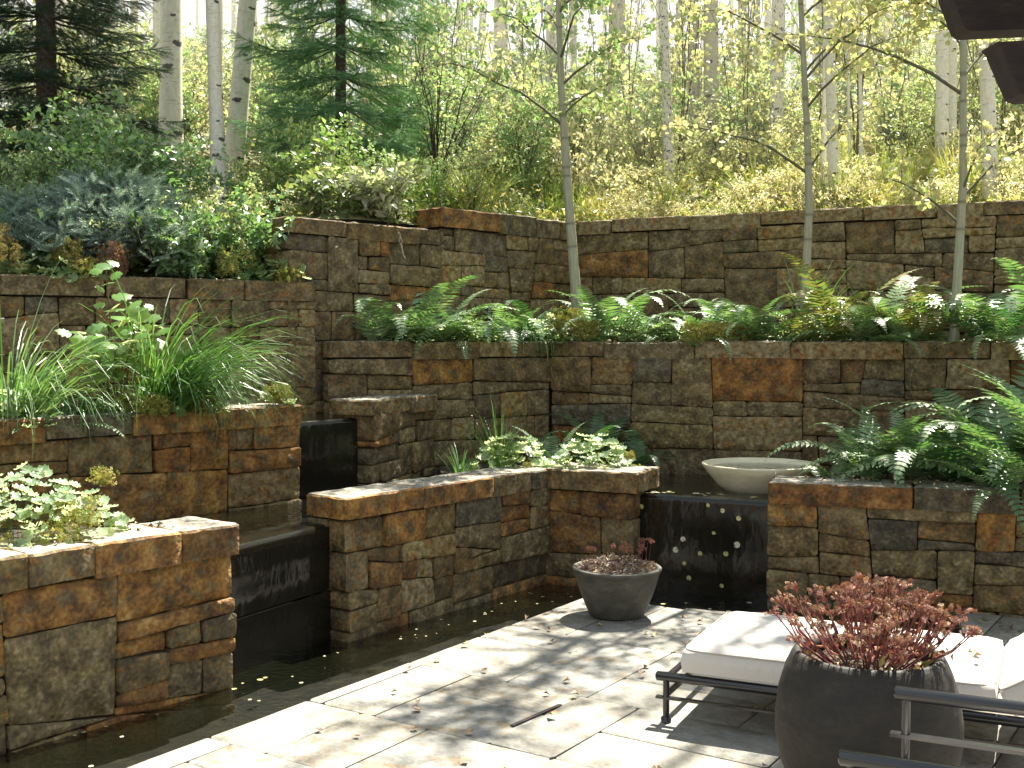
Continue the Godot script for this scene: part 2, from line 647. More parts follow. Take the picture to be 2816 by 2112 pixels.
# a dry-stone wall whose face runs from a to b (x, depth), seen with a on the left
func stone_wall(called: String, label: String, a: Vector2, b: Vector2, y0: float, top: float, thick: float, o: Dictionary) -> Node3D:
	rng.seed = o.get("seed", 1)
	var root := thing(called, label, "wall", P(a.x, a.y, 0), 0, o.get("group", ""))
	var u := P(b.x - a.x, b.y - a.y, 0)
	var ln := u.length()
	u /= ln
	root.basis = Basis(u, Vector3.UP, u.cross(Vector3.UP))
	var cap: float = o.get("cap", .12)
	var over: float = o.get("over", .02)
	var look: Array = o.get("look", [.6, 1.2, [0, 1, 2, 3, 4]])
	var amin: float = o.get("amin", .012)
	var amax: float = o.get("amax", .12)
	var z0: float = .04 if o.get("left", false) else -.0
	part("mortar_core", box_mesh(Vector3(ln * .5, (y0 + top - cap * .5) * .5, -thick * .5), Vector3(ln - .09, top - cap * .5 - y0, thick - .09)), mats.mortar, root)
	var pieces := []
	var face := PackedVector2Array([Vector2(0, y0), Vector2(ln, y0), Vector2(ln, top - cap), Vector2(0, top - cap)])
	split_stones(face, amin, amax, o.get("slant", .05), pieces)
	for p in pieces:
		lay(p, Transform3D.IDENTITY, root, look)
	if o.get("left", false):
		pieces = []
		split_stones(PackedVector2Array([Vector2(-thick, y0), Vector2(-.142, y0), Vector2(-.142, top - cap), Vector2(-thick, top - cap)]), amin, amax, .04, pieces)
		for p in pieces:
			lay(p, Transform3D(Basis(Vector3(0, 0, 1), Vector3(0, 1, 0), Vector3(-1, 0, 0)), Vector3.ZERO), root, look)
	if o.get("right", false):
		pieces = []
		split_stones(PackedVector2Array([Vector2(.142, y0), Vector2(thick, y0), Vector2(thick, top - cap), Vector2(.142, top - cap)]), amin, amax, .04, pieces)
		for p in pieces:
			lay(p, Transform3D(Basis(Vector3(0, 0, -1), Vector3(0, 1, 0), Vector3(1, 0, 0)), Vector3(ln, 0, 0)), root, look)
	# coping stones
	var s: float = -o.get("over_left", 0.0)
	var stop: float = ln + o.get("over_right", 0.0)
	var lmin: float = o.get("cap_min", .28)
	var lmax: float = o.get("cap_max", .75)
	while s < stop - .01:
		var e := s + rr(lmin, lmax)
		if e > stop - lmin * .7:
			e = stop
		var f := over + rr(-.012, .018)
		var bk := thick + rr(0, .03)
		var poly := PackedVector2Array([Vector2(s + .004, -f), Vector2(e - .004, -f + rr(-.012, .012)), Vector2(e - .004, bk), Vector2(s + .004, bk + rr(-.02, .02))])
		var hh := cap + rr(-.012, .012)
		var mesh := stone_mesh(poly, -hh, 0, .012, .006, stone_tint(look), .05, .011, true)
		var w: Array = look[2]
		var cs := part("coping_stone", mesh, null, root, Transform3D(Basis(Vector3(1, 0, 0), Vector3(0, 0, -1), Vector3(0, 1, 0)), Vector3(0, top + rr(-.008, .008), 0)))
		cs.set_surface_override_material(0, stone_mats[w[rng.randi() % w.size()]])
		cs.set_surface_override_material(1, mats.pale_top)  # top face paler than the sides
		s = e
	return root

# ---------------------------------------------------------------- land
const LINE := [[-60.0, 9.0], [-9.0, 6.6], [-6.0, 6.2], [-3.39, 7.6], [-1.5, 8.65], [.6, 10.85], [5.5, 8.5], [9.0, 7.4], [60.0, 9.0]]

func dline(x: float) -> float:
	for i in LINE.size() - 1:
		if x <= LINE[i + 1][0]:
			return lerpf(LINE[i][1], LINE[i + 1][1], clampf((x - LINE[i][0]) / (LINE[i + 1][0] - LINE[i][0]), 0, 1))
	return 9.0

func hill(x: float, d: float) -> float:
	var t := maxf(0, d - dline(x) - .2)
	var base := lerpf(2.02, 2.62, smoothstep(-2.3, -1.4, x))
	if x < -1.4:
		base += .12 * smoothstep(.3, 1.2, t)
	var k := t if t < 14 else 14 + 4 * (1 - exp(-(t - 14) / 4))
	return base + .27 * k + sin(x * .9 + d * .5) * .05 * smoothstep(.5, 2, t) + sin(x * .31 - d * .22) * .12 * smoothstep(1, 4, t)

func hillside() -> ArrayMesh:
	var st := begin()
	var xs := []
	for i in 81:
		var f := (i - 40) / 40.0
		xs.append(signf(f) * (absf(f) * 12.0 + pow(absf(f), 4) * 48.0))
	var ts := [.28, .6, 1.0, 1.5, 2.0, 2.6, 3.3, 4.1, 5, 6, 7.2, 8.5, 10, 11.5, 13, 15, 17, 20, 24, 30, 40, 60, 90, 140]
	var at := func(i: int, j: int) -> Vector3:
		var d: float = dline(xs[i]) + ts[j]
		return P(xs[i], d, hill(xs[i], d))
	for i in 80:
		for j in ts.size() - 1:
			var a: Vector3 = at.call(i, j)
			var b: Vector3 = at.call(i + 1, j)
			var c: Vector3 = at.call(i + 1, j + 1)
			var e: Vector3 = at.call(i, j + 1)
			tri(st, a, b, c)
			tri(st, a, c, e)
	return done(st)

# ---------------------------------------------------------------- leaves
func leaf_diamond(l: float, w: float, fold := .25) -> ArrayMesh:
	var st := begin()
	var z := w * fold
	var a := Vector3.ZERO
	var b := Vector3(w * .5, l * .42, z)
	var c := Vector3(0, l, -z * .6)
	var d := Vector3(-w * .5, l * .42, z)
	var m := Vector3(0, l * .45, 0)
	for f in [[a, b, m], [b, c, m], [c, d, m], [d, a, m]]:
		tri(st, f[0], f[1], f[2])
	return done(st)

func leaf_round(r: float, lobes: int, depth: float, cup: float, seg := 2) -> ArrayMesh:
	var st := begin()
	var n := lobes * seg
	var rim := []
	var half := []
	for i in n + 1:
		var a: float = lerpf(-PI * .93, PI * .93, float(i) / n) + PI * .5
		var k := fposmod(float(i) / seg, 1.0)
		var q: float = r * (1.0 - depth * absf(cos(k * PI)))
		var z: float = cup * q * .5 * (1.0 - .5 * cos(k * TAU))
		rim.append(Vector3(cos(a) * q, sin(a) * q + r * .3, z))
		half.append(Vector3(cos(a) * q * .55, sin(a) * q * .55 + r * .3, z * .25 + r * .05 * cos(k * TAU)))
	var c := Vector3(0, r * .3, 0)
	for i in n:
		tri(st, half[i], rim[i], rim[i + 1])
		tri(st, half[i], rim[i + 1], half[i + 1])
		tri(st, c, half[i], half[i + 1])
	return done(st)

# a lobed, toothed blade such as an oakleaf hydrangea's
func leaf_lobed(l: float, w: float) -> ArrayMesh:
	var st := begin()
	var out := [[0, 0], [.28, .08], [.42, .22], [.3, .33], [.5, .5], [.34, .58], [.36, .74], [.18, .82], [0, 1.0]]
	for s in [-1.0, 1.0]:
		for i in out.size() - 1:
			var p: Array = out[i]
			var q: Array = out[i + 1]
			var a := Vector3(s * p[0] * w, p[1] * l, -absf(p[0]) * w * .18 - p[1] * p[1] * l * .22)
			var b := Vector3(s * q[0] * w, q[1] * l, -absf(q[0]) * w * .18 - q[1] * q[1] * l * .22)
			var ma := Vector3(0, p[1] * l, -p[1] * p[1] * l * .22)
			var mb := Vector3(0, q[1] * l, -q[1] * q[1] * l * .22)
			if s > 0:
				tri(st, ma, a, b)
				tri(st, ma, b, mb)
			else:
				tri(st, ma, b, a)
				tri(st, ma, mb, b)
	return done(st)

func any_basis(up_bias: float) -> Basis:
	var n := Vector3(rr(-1, 1), rr(-1, 1) + up_bias, rr(-1, 1)).normalized()
	if n.length() < .5:
		n = Vector3.UP
	var t := n.cross(Vector3(rr(-1, 1), rr(-1, 1), rr(-1, 1))).normalized()
	if t.length() < .5:
		t = n.cross(Vector3(1, .3, .2)).normalized()
	return Basis(t, n.cross(t), n)   # local z is the leaf's face

# basis whose y runs along dir and whose z faces as near to "face" as it can
func along(dir: Vector3, face := Vector3.UP) -> Basis:
	var y := dir.normalized()
	var x := y.cross(face)
	if x.length() < .05:
		x = y.cross(Vector3(1, 0, .3))
	x = x.normalized()
	return Basis(x, y, x.cross(y))

# ---------------------------------------------------------------- ferns
func frond_mesh(l: float, pairs: int, w: float, arch: float, cols: Array, tipdrop := 0.0) -> ArrayMesh:
	var st := begin()
	st.set_smooth_group(-1)
	var p := Vector3.ZERO
	var ang := 1.42
	var pts := [p]
	var n := pairs + 4
	for i in n:
		var t := float(i) / n
		ang -= arch / n * (0.4 + 1.4 * t + tipdrop * t * t)
		p += Vector3(0, sin(ang), cos(ang)) * l / n
		pts.append(p)
	var rad := []
	for i in pts.size():
		rad.append(lerpf(.0035, .0008, float(i) / n))
	var sc: Color = cols[0] * 1.1
	tube(st, pts, rad, 3, Color(sc.r * 1.5, sc.g * 1.1, sc.b), false)
	st.set_smooth_group(-1)
	for i in range(4, n + 1):
		var t := float(i - 4) / pairs
		var wd := w * (smoothstep(-.25, .3, t) * pow(1.0 - t, .75) + .04)
		var tan: Vector3 = (pts[mini(i + 1, n)] - pts[i - 1]).normalized()
		var nrm := Vector3(1, 0, 0).cross(tan)
		if nrm.y < 0:
			nrm = -nrm
		for s in [-1.0, 1.0]:
			var c := rc(cols, .15)
			var d := (Vector3(s, 0, 0) + tan * rr(.22, .42) + nrm * rr(.0, .18)).normalized()
			var side := d.cross(nrm).normalized() * (l / n * .36)
			var a: Vector3 = pts[i]
			var b := a + d * wd * .5 - nrm * wd * .03
			var e := a + d * wd - nrm * wd * .16 + tan * wd * .08
			st.set_color(c)
			if s > 0:
				tri(st, a - side * .8, b - side, b + side)
				tri(st, a - side * .8, b + side, a + side * .8)
				tri(st, b - side, e, b + side)
			else:
				tri(st, a - side * .8, b + side, b - side)
				tri(st, a - side * .8, a + side * .8, b + side)
				tri(st, b - side, b + side, e)
	return done(st)

var frond_sets := {}

func fern(label: String, at: Vector3, size: float, fronds: int, kind := "green", spread := 1.0, face := 0.0, arc := TAU, group := "") -> Node3D:
	if not frond_sets.has(kind):
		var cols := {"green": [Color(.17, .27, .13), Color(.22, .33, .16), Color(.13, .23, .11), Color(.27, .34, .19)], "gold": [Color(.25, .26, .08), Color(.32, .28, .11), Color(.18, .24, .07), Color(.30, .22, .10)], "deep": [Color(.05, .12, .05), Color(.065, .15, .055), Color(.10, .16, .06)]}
		var set := []
		for k in 6:
			set.append(frond_mesh(1.0, 24, rr(.15, .20), rr(.65, 1.75), cols[kind], .8))
		frond_sets[kind] = set
	var t := thing("fern", label, "fern", at, face, group)
	for i in fronds:
		var yaw := (float(i) + rr(-.3, .3)) / fronds * arc - arc * .5
		var lean := rr(.06, .8) * spread
		var s := size * rr(.65, 1.12)
		var b := Basis(Vector3.UP, yaw) * Basis(Vector3(1, 0, 0), lean) * Basis(Vector3(0, 1, 0), rr(-.5, .5))
		part("frond", frond_sets[kind][rng.randi() % 6], mats.fern, t, Transform3D(b.scaled(Vector3(s, s, s)), Vector3(rr(-.03, .03), -.01, rr(-.03, .03))))
	return t

# ---------------------------------------------------------------- lady's mantle: a mound of scalloped leaves with yellow-green froth
var mantle_leaves := []
var froth_mesh: ArrayMesh

func froth() -> ArrayMesh:
	if froth_mesh == null:
		var st := begin()
		st.set_smooth_group(-1)
		for k in 9:
			var c := Vector3(rr(-1, 1), rr(-1, 1), rr(-1, 1)) * .011
			var b := any_basis(.6)
			for s in 3:
				var a := TAU * s / 3
				tri(st, c, c + b * Vector3(cos(a) * .0055, sin(a) * .0055, .002), c + b * Vector3(cos(a + 1.1) * .0055, sin(a + 1.1) * .0055, .002))
		froth_mesh = done(st)
	return froth_mesh

func mantle(label: String, at: Vector3, rx: float, rz: float, h: float, leaves: int, flowers: Array, cols: Array, size := 1.0, group := "") -> Node3D:
	if mantle_leaves.is_empty():
		for k in 4:
			mantle_leaves.append(leaf_round(.045, 9, .1, rr(.2, .55)))
	var t := thing("ladys_mantle", label, "plant", at, 0, group)
	var ms := []
	for c in cols:
		var m: StandardMaterial3D = mats.soft.duplicate()
		m.vertex_color_use_as_albedo = false
		m.albedo_color = Color(c).linear_to_srgb()
		m.roughness = .42
		ms.append(m)
	var st := begin()
	for i in leaves:
		var a := rr(0, TAU)
		var q := sqrt(rng.randf())
		var top := h * (1.0 - q * q * .75) * rr(.62, 1.08)
		var pos := Vector3(cos(a) * q * rx, top, sin(a) * q * rz)
		var n := Vector3(cos(a) * q * .9 + rr(-.45, .45), rr(.5, 1.1), sin(a) * q * .9 + rr(-.45, .45) + .25)
		var b := along(Vector3(cos(a) + rr(-.6, .6), rr(-.35, .25), sin(a) + rr(-.6, .6)), n)
		var s := rr(.65, 1.2) * size
		part("leaf", mantle_leaves[rng.randi() % 4], ms[rng.randi() % ms.size()], t, Transform3D(b.scaled(Vector3(s, s, s)), pos))
		if i % 3 == 0:
			tube(st, [Vector3(pos.x * .3, 0, pos.z * .3), Vector3(pos.x * .7, top * .6, pos.z * .7), pos], [.0018, .0016, .0012], 3, Color(.07, .12, .03), false)
	part("stems", done(st), mats.twig, t)
	if flowers.size():
		var w := []
		var tc := []
		for f in flowers:     # [x, y, z, radius, count]
			for i in f[4]:
				var v := Vector3(rr(-1, 1), rr(-1, 1), rr(-1, 1))
				v = v.normalized() * pow(rng.randf(), .5)
				var s := rr(.7, 1.5)
				w.append(Transform3D(any_basis(0).scaled(Vector3(s, s, s)), Vector3(f[0], f[1], f[2]) + v * f[3] * Vector3(1, .7, 1)))
				tc.append(rc([Color(.30, .30, .06), Color(.36, .33, .09), Color(.22, .26, .05), Color(.33, .27, .10)], .2))
		many("flower_froth", froth(), mats.flower, w, tc, t)
	return t

# ---------------------------------------------------------------- arching grass
func grass_clump(label: String, at: Vector3, blades: int, l: float, w: float, lean: Vector3, cols: Array, drop := 1.0, base_r := .1, called := "ornamental_grass", group := "") -> Node3D:
	var t := thing(called, label, "grass", at, 0, group)
	var st := begin()
	st.set_smooth_group(-1)
	for i in blades:
		var a := rr(0, TAU)
		var dir := (Vector3(cos(a), 0, sin(a)) * rr(.2, 1.0) + lean * rr(.4, 1.3))
		var out := dir.length()
		dir = dir.normalized()
		var p := Vector3(cos(a), 0, sin(a)) * base_r * sqrt(rng.randf())
		var ll := l * rr(.55, 1.15)
		var ang := rr(1.0, 1.5) - out * .15
		var seg := 6
		var side := dir.cross(Vector3.UP).normalized().rotated(dir, rr(-.6, .6))
		st.set_color(rc(cols, .2))
		var prev := p
		var pw := w * .8
		var bend := rr(.9, 2.0) * drop
		for k in seg:
			ang -= bend / seg * (.5 + k * .28)
			var q := prev + (dir * cos(ang) + Vector3.UP * sin(ang)) * ll / seg
			var nw: float = w * (1.0 - pow(float(k + 1) / seg, 2.0)) + .0004
			tri(st, prev - side * pw, prev + side * pw, q + side * nw)
			tri(st, prev - side * pw, q + side * nw, q - side * nw)
			prev = q
			pw = nw
	part("blades", done(st), mats.gloss, t, Transform3D.IDENTITY, "stuff")
	return t

# ---------------------------------------------------------------- leafy shrubs
func shrub(called: String, label: String, at: Vector3, h: float, r: float, stems: int, leaves: int, leaf: Mesh, m: Material, cols: Array, stem_col: Color, group := "", up := .6, low := .2, scale_lo := .6) -> Node3D:
	var t := thing(called, label, "shrub", at, 0, group)
	var st := begin()
	var twigs := []
	for i in stems:
		var a := TAU * i / stems + rr(-.5, .5)
		var q := sqrt(rng.randf()) * r
		var top := Vector3(cos(a) * q, h * rr(.65, 1.0) * (1.0 - .3 * q / r), sin(a) * q)
		var pts := []
		var rad := []
		for k in 6:
			var f := k / 5.0
			pts.append(Vector3(top.x * pow(f, 1.4), top.y * f, top.z * pow(f, 1.4)) + Vector3(rr(-1, 1), 0, rr(-1, 1)) * .03 * h * f)
			rad.append(lerpf(.006, .0012, f) * sqrt(h))
		tube(st, pts, rad, 4, stem_col * rr(.7, 1.2), false)
		for k in 7:
			var f := rr(low, 1.0) * 4.99
			var b0: Vector3 = pts[int(f)].lerp(pts[int(f) + 1], f - int(f))
			var b1 := b0 + Vector3(rr(-1, 1), rr(-.15, .8), rr(-1, 1)).normalized() * r * rr(.25, .6)
			tube(st, [b0, b0.lerp(b1, .5) + Vector3(0, .03, 0) * h, b1], [.0025 * sqrt(h), .0016 * sqrt(h), .0008], 3, stem_col, false)
			twigs.append([b0, b1])
	part("stems", done(st), mats.twig, t)
	var w := []
	var tc := []
	for i in leaves:
		var s: Array = twigs[rng.randi() % twigs.size()]
		var p: Vector3 = s[0].lerp(s[1], pow(rng.randf(), .7)) + Vector3(rr(-1, 1), rr(-1, 1), rr(-1, 1)) * .06 * r
		var k := rr(scale_lo, 1.25)
		w.append(Transform3D(any_basis(up).scaled(Vector3(k, k, k)), p))
		tc.append(rc(cols, .25))
	many("foliage", leaf, m, w, tc, t)
	return t

# ---------------------------------------------------------------- conifers
var spray_mesh: ArrayMesh

func spray() -> ArrayMesh:
	if spray_mesh == null:
		var st := begin()
		st.set_smooth_group(-1)
		tri(st, Vector3(-.0015, 0, 0), Vector3(.0015, 0, 0), Vector3(0, .11, 0))
		for k in 40:
			var y := .004 + .106 * k / 40.0
			var a := k * 2.4
			var d := Vector3(cos(a), .95, sin(a) * .7 + .25).normalized() * rr(.017, .024)
			var s := d.cross(Vector3(sin(a), .2, cos(a))).normalized() * .0017
			var p := Vector3(0, y, 0)
			tri(st, p - s, p + s, p + d)
		spray_mesh = done(st)
	return spray_mesh

func spruce(called: String, label: String, at: Vector3, h: float, reach: float, y_low: float, whorls: int, per: int, trunk_r: float, cols: Array, droop: float, taper := 1.0, vis_top := 99.0, dens := 1.0) -> Node3D:
	var t := thing(called, label, "tree", at)
	var st := begin()
	tube(st, [Vector3.ZERO, Vector3(.01, h * .5, 0), Vector3(0, h, 0)], [trunk_r, trunk_r * .6, .01], 10, Color.WHITE, false)
	part("trunk", done(st), mats.bark_spruce, t)
	var bs := begin()
	var w := []
	var tc := []
	for i in whorls:
		var f := float(i) / whorls
		var y := lerpf(y_low, h * .97, f)
		var n := per
		var over := 1.0 if y < vis_top else .45
		for k in n:
			var a := TAU * (k + rr(-.35, .35)) / n + i * 1.3
			var ln := reach * (pow(1.0 - f, taper) * .92 + .08) * rr(.65, 1.1)
			var out := Vector3(cos(a), 0, sin(a))
			var pts := []
			var rad := []
			for j in 6:
				var g := j / 5.0
				pts.append(Vector3(0, y, 0) + out * ln * g + Vector3.UP * ln * (-droop * g + droop * .9 * g * g * g) + Vector3(rr(-1, 1), rr(-1, 1), rr(-1, 1)) * .02 * ln)
				rad.append(lerpf(.012, .002, g) * sqrt(ln))
			tube(bs, pts, rad, 4, Color(.07, .05, .035), false)
			var nt := int(ln / .055 * dens * over)
			for j in nt:
				var g := rr(.16, 1.0)
				var gi := minf(g * 5, 4.99)
				var b0: Vector3 = pts[int(gi)].lerp(pts[int(gi) + 1], gi - int(gi))
				var sd := 1.0 if j % 2 else -1.0
				var lat := out.cross(Vector3.UP) * sd
				var dir := (lat * rr(.5, 1.0) + out * rr(.5, .9) + Vector3.UP * rr(-.35 - droop * .5, .15)).normalized()
				var tl := (1.0 - g) * ln * .42 + .06
				var q := 0.0
				while q < tl:
					var s := rr(.8, 1.25) / sqrt(over) * (1.45 if dens < 1.1 else 1.0)
					w.append(Transform3D(along(dir + Vector3(rr(-.25, .25), rr(-.3, .15) if dens > 1.1 else rr(-.2, .7), rr(-.25, .25)), Vector3(rr(-.6, .6), 1, rr(-.6, .6))).scaled(Vector3(s, s, s)), b0 + dir * q + Vector3.UP * (-.25 * droop * q)))
					tc.append(rc(cols, .25))
					q += .075 / sqrt(over)
			w.append(Transform3D(along(out + Vector3(0, .1, 0)), pts[5]))
			tc.append(rc(cols, .2))
	part("branches", done(bs), mats.twig, t)
	many("needles", spray(), mats.needle, w, tc, t)
	return t

# ---------------------------------------------------------------- aspens
func young_aspen(label: String, path: Array, r0: float, limbs: Array, leaf: Mesh, cols: Array, leaves: int) -> Node3D:
	var base: Vector3 = path[0]
	var t := thing("young_aspen", label, "tree", base)
	var pts := []
	var rad := []
	for i in path.size():
		pts.append(path[i] - base)
		rad.append(lerpf(r0, .012, pow(float(i) / (path.size() - 1), .8)))
	rad[0] = r0 * 1.25
	var st := begin()
	tube(st, pts, rad, 14, Color.WHITE, false, .22)
	part("trunk", done(st), mats.bark_young, t)
	var lb := begin()
	var twigs := []
	var top: Vector3 = pts[pts.size() - 1]
	for q in limbs:      # [height above the base, azimuth, length, rise]
		var f := 0
		while f < pts.size() - 2 and pts[f + 1].y < q[0]:
			f += 1
		var b0: Vector3 = pts[f].lerp(pts[f + 1], clampf((q[0] - pts[f].y) / (pts[f + 1].y - pts[f].y), 0, 1))
		var dir := Vector3(cos(q[1]), q[3], sin(q[1])).normalized()
		var lp := []
		var lr := []
		for k in 7:
			var g := k / 6.0
			lp.append(b0 + dir * q[2] * g + Vector3.UP * q[2] * (.28 * g * (1 - g) - .12 * g * g) + Vector3(rr(-1, 1), rr(-1, 1), rr(-1, 1)) * .035 * q[2] * g)
			lr.append(lerpf(.0125, .002, g) * sqrt(q[2]))
		tube(lb, lp, lr, 5, Color(.10, .095, .06), false)
		for k in int(5 + q[2] * 6):
			var g := rr(.25, 1.0) * 5.99
			var c0: Vector3 = lp[int(g)].lerp(lp[int(g) + 1], g - int(g))
			var c1 := c0 + (dir * .5 + Vector3(rr(-1, 1), rr(-.5, .7), rr(-1, 1))).normalized() * rr(.15, .4)
			tube(lb, [c0, c0.lerp(c1, .5) + Vector3(0, .015, 0), c1], [.003, .002, .001], 3, Color(.09, .08, .05), false)
			twigs.append([c0, c1])
	part("limbs", done(lb), mats.twig, t)
	var w := []
	var tc := []
	for i in leaves:
		var s: Array = twigs[rng.randi() % twigs.size()]
		var p: Vector3 = s[0].lerp(s[1], rng.randf()) + Vector3(rr(-1, 1), rr(-1, .6), rr(-1, 1)) * .07
		var k := rr(.65, 1.2)
		w.append(Transform3D(any_basis(.25).scaled(Vector3(k, k, k)), p))
		tc.append(rc(cols, .25))
	many("leaves", leaf, mats.leaf, w, tc, t)
	return t

func trunk_mesh(h: float, r: float, lean: Vector2, wob: float, sides := 14) -> ArrayMesh:
	var st := begin()
	var pts := []
	var rad := []
	for i in 12:
		var f := i / 11.0
		pts.append(Vector3(lean.x * f * h + sin(f * 5 + r * 90) * wob * f, -.15 + f * h, lean.y * f * h + cos(f * 4 + r * 50) * wob * f))
		rad.append(r * (1.0 - .55 * f) * (1.18 if i == 0 else 1.0))
	tube(st, pts, rad, sides, Color.WHITE, false, .16 / maxf(r * 2, .08) * .5)
	return done(st)

func crown_into(t: Node3D, h: float, r: float, lo: float, count: int, leaf: Mesh, cols: Array) -> void:
	var lb := begin()
	var w := []
	var tc := []
	for k in 16:
		var y := rr(lo, h * .97)
		var a := rr(0, TAU)
		var ln := r * rr(.5, 1.0) * (1.15 - .7 * (y - lo) / (h - lo))
		var p0 := Vector3(0, y, 0)
		var p1 := p0 + Vector3(cos(a), rr(.2, .7), sin(a)).normalized() * ln
		tube(lb, [p0, p0.lerp(p1, .5) + Vector3(0, .08, 0), p1], [.025, .015, .005], 4, Color(.16, .15, .11), false)
		for i in count / 16:
			var k2 := rr(.7, 1.3)
			w.append(Transform3D(any_basis(.2).scaled(Vector3(k2, k2, k2)), p0.lerp(p1, rr(.2, 1.05)) + Vector3(rr(-1, 1), rr(-1, 1), rr(-1, 1)) * .32))
			tc.append(rc(cols, .25))
	part("limbs", done(lb), mats.twig, t)
	many("crown", leaf, mats.leaf, w, tc, t)

# ---------------------------------------------------------------- made things
func spillway(called: String, label: String, a: Vector2, b: Vector2, y0: float, y1: float, back: float, seam: float) -> void:
	var root := thing(called, label, "waterfall", P(a.x, a.y, 0))
	var u := P(b.x - a.x, b.y - a.y, 0)
	var ln := u.length()
	u /= ln
	root.basis = Basis(u, Vector3.UP, u.cross(Vector3.UP))
	var prof := []     # (z, y) from the foot up over the rounded lip
	var r := .035
	prof.append(Vector2(0, seam))
	for k in 7:
		prof.append(Vector2(0, lerpf(seam, y1 - r, (k + 1) / 7.0)) + Vector2(.0015 * sin(k * 2.1), 0))
	for k in range(1, 6):
		var t := PI * .5 * k / 5
		prof.append(Vector2(-r + r * cos(t), y1 - r + r * sin(t)))
	prof.append(Vector2(-back, y1 + .001))
	prof.append(Vector2(-back, y0))
	prof.append(Vector2(0, y0))
	var st := begin()
	for i in prof.size() - 1:
		var p: Vector2 = prof[i]
		var q: Vector2 = prof[i + 1]
		st.set_smooth_group(0 if i < 13 else 2 + i)
		tri(st, Vector3(0, p.y, p.x), Vector3(ln, p.y, p.x), Vector3(ln, q.y, q.x))
		tri(st, Vector3(0, p.y, p.x), Vector3(ln, q.y, q.x), Vector3(0, q.y, q.x))
	part("spill_face", done(st), mats.wet, root)
	if seam > y0:
		part("lower_slab", box_mesh(Vector3(ln * .5, (y0 + seam) * .5 - .004, .004), Vector3(ln, seam - y0 - .006, .012)), mats.wet, root)

func paving() -> void:
	rng.seed = 404
	var edge := PackedVector2Array()
	var c1 := Vector2(.46, 7.33)
	var e := Vector2(.553, .833)
	var f := Vector2(-.833, .553)
	for q in [Vector2(-3.4, 1.5), c1, Vector2(2.55, 6.37), Vector2(2.72, 6.93), Vector2(5, 6.1), Vector2(5, 1.5)]:
		edge.append(Vector2((q - c1).dot(e), (q - c1).dot(f)))
	var base := struct("patio", prism([Vector2(-3.38, 1.5), Vector2(.46, 7.31), Vector2(2.54, 6.35), Vector2(2.71, 6.91), Vector2(5, 6.08), Vector2(5, 1.5)], -.3, -.034), mats.mortar)
	var rects := []
	var stack := [Rect2(-7.4, -6.0, 8.4, 7.0)]
	while stack.size():
		var r: Rect2 = stack.pop_back()
		var a: float = r.size.x * r.size.y
		if a < rr(.28, .75) and r.size.x < 1.15 and r.size.y < .95:
			rects.append(r)
			continue
		var k: float = [.5, .4, .6, .667, .333][rng.randi() % 5]
		if r.size.x > r.size.y * rr(.8, 1.3):
			var w: float = r.size.x * k
			stack.append(Rect2(r.position, Vector2(w, r.size.y)))
			stack.append(Rect2(r.position + Vector2(w, 0), Vector2(r.size.x - w, r.size.y)))
		else:
			var h: float = r.size.y * k
			stack.append(Rect2(r.position, Vector2(r.size.x, h)))
			stack.append(Rect2(r.position + Vector2(0, h), Vector2(r.size.x, r.size.y - h)))
	var x := Vector3(e.x, 0, -e.y)
	var frame := Transform3D(Basis(x, Vector3.UP.cross(x), Vector3.UP), P(c1.x, c1.y, 0))
	for r in rects:
		var q := PackedVector2Array([r.position, r.position + Vector2(r.size.x, 0), r.end, r.position + Vector2(0, r.size.y)])
		for piece in Geometry2D.intersect_polygons(q, edge):
			for p in Geometry2D.offset_polygon(piece, -rr(.002, .0045), Geometry2D.JOIN_MITER):
				var pq: PackedVector2Array = p
				if area_of(pq) < 0:
					pq.reverse()
				if area_of(pq) < .004:
					continue
				var k := rr(.84, 1.1)
				var mesh := stone_mesh(pq, -.045, 0, .004, .0008, Color(k, k, k), .28, .0025)
				part("paving_slab", mesh, mats["pave%d" % (rng.randi() % 3 if rng.randf() < .75 else 0)], base, frame.translated(Vector3(0, rr(-.0025, .0015), 0)))
	var st := begin()
	var slot := P(.203 - .018, 5.11 - 4.87, 0)
	box_into(st, P(.11, 4.99, .0035), Vector3(slot.length() + .06, .004, .02), Basis(slot.normalized(), Vector3.UP, slot.normalized().cross(Vector3.UP)))
	tag(struct("slot_drain", done(st), mats.timber, "thing"), "short dark slot drain let into the sunlit paving", "drain")

func lounge_frame(t: Node3D, ax: Vector3, ay: Vector3, ln: float, wd: float, h: float) -> void:
	var b := Basis(ax, Vector3.UP, ay)
	var at := func(u: float, y: float, v: float) -> Vector3:
		return ax * u + ay * v + Vector3.UP * y
	for v in [0.0, wd]:
		var st := begin()
		tube(st, [at.call(-.10, h, v), at.call(-.095, h, v), at.call(ln, h, v)], [.015, .021, .021], 12)
		part("rail", done(st), mats.metal, t)
		for u in [-.055, ln - .25]:
			st = begin()
			tube(st, [at.call(u, .012, v), at.call(u, h, v)], [.014, .014], 10)
			tube(st, [at.call(u, 0.0, v), at.call(u, .02, v), at.call(u, .028, v)], [.023, .023, .015], 12)
			part("leg", done(st), mats.metal, t)
		st = begin()
		box_into(st, at.call((ln - .35) * .5, h - .092, v), Vector3(ln - .15, .010, .026), b)
		part("strap", done(st), mats.metal, t)
	for u in [-.055, ln - .25]:
		var st := begin()
		tube(st, [at.call(u, h - .006, .02), at.call(u, h - .006, wd - .02)], [.014, .014], 8)
		box_into(st, at.call(u, h - .080, wd * .5), Vector3(.026, .010, wd - .02), b)
		part("crossbar", done(st), mats.metal, t)

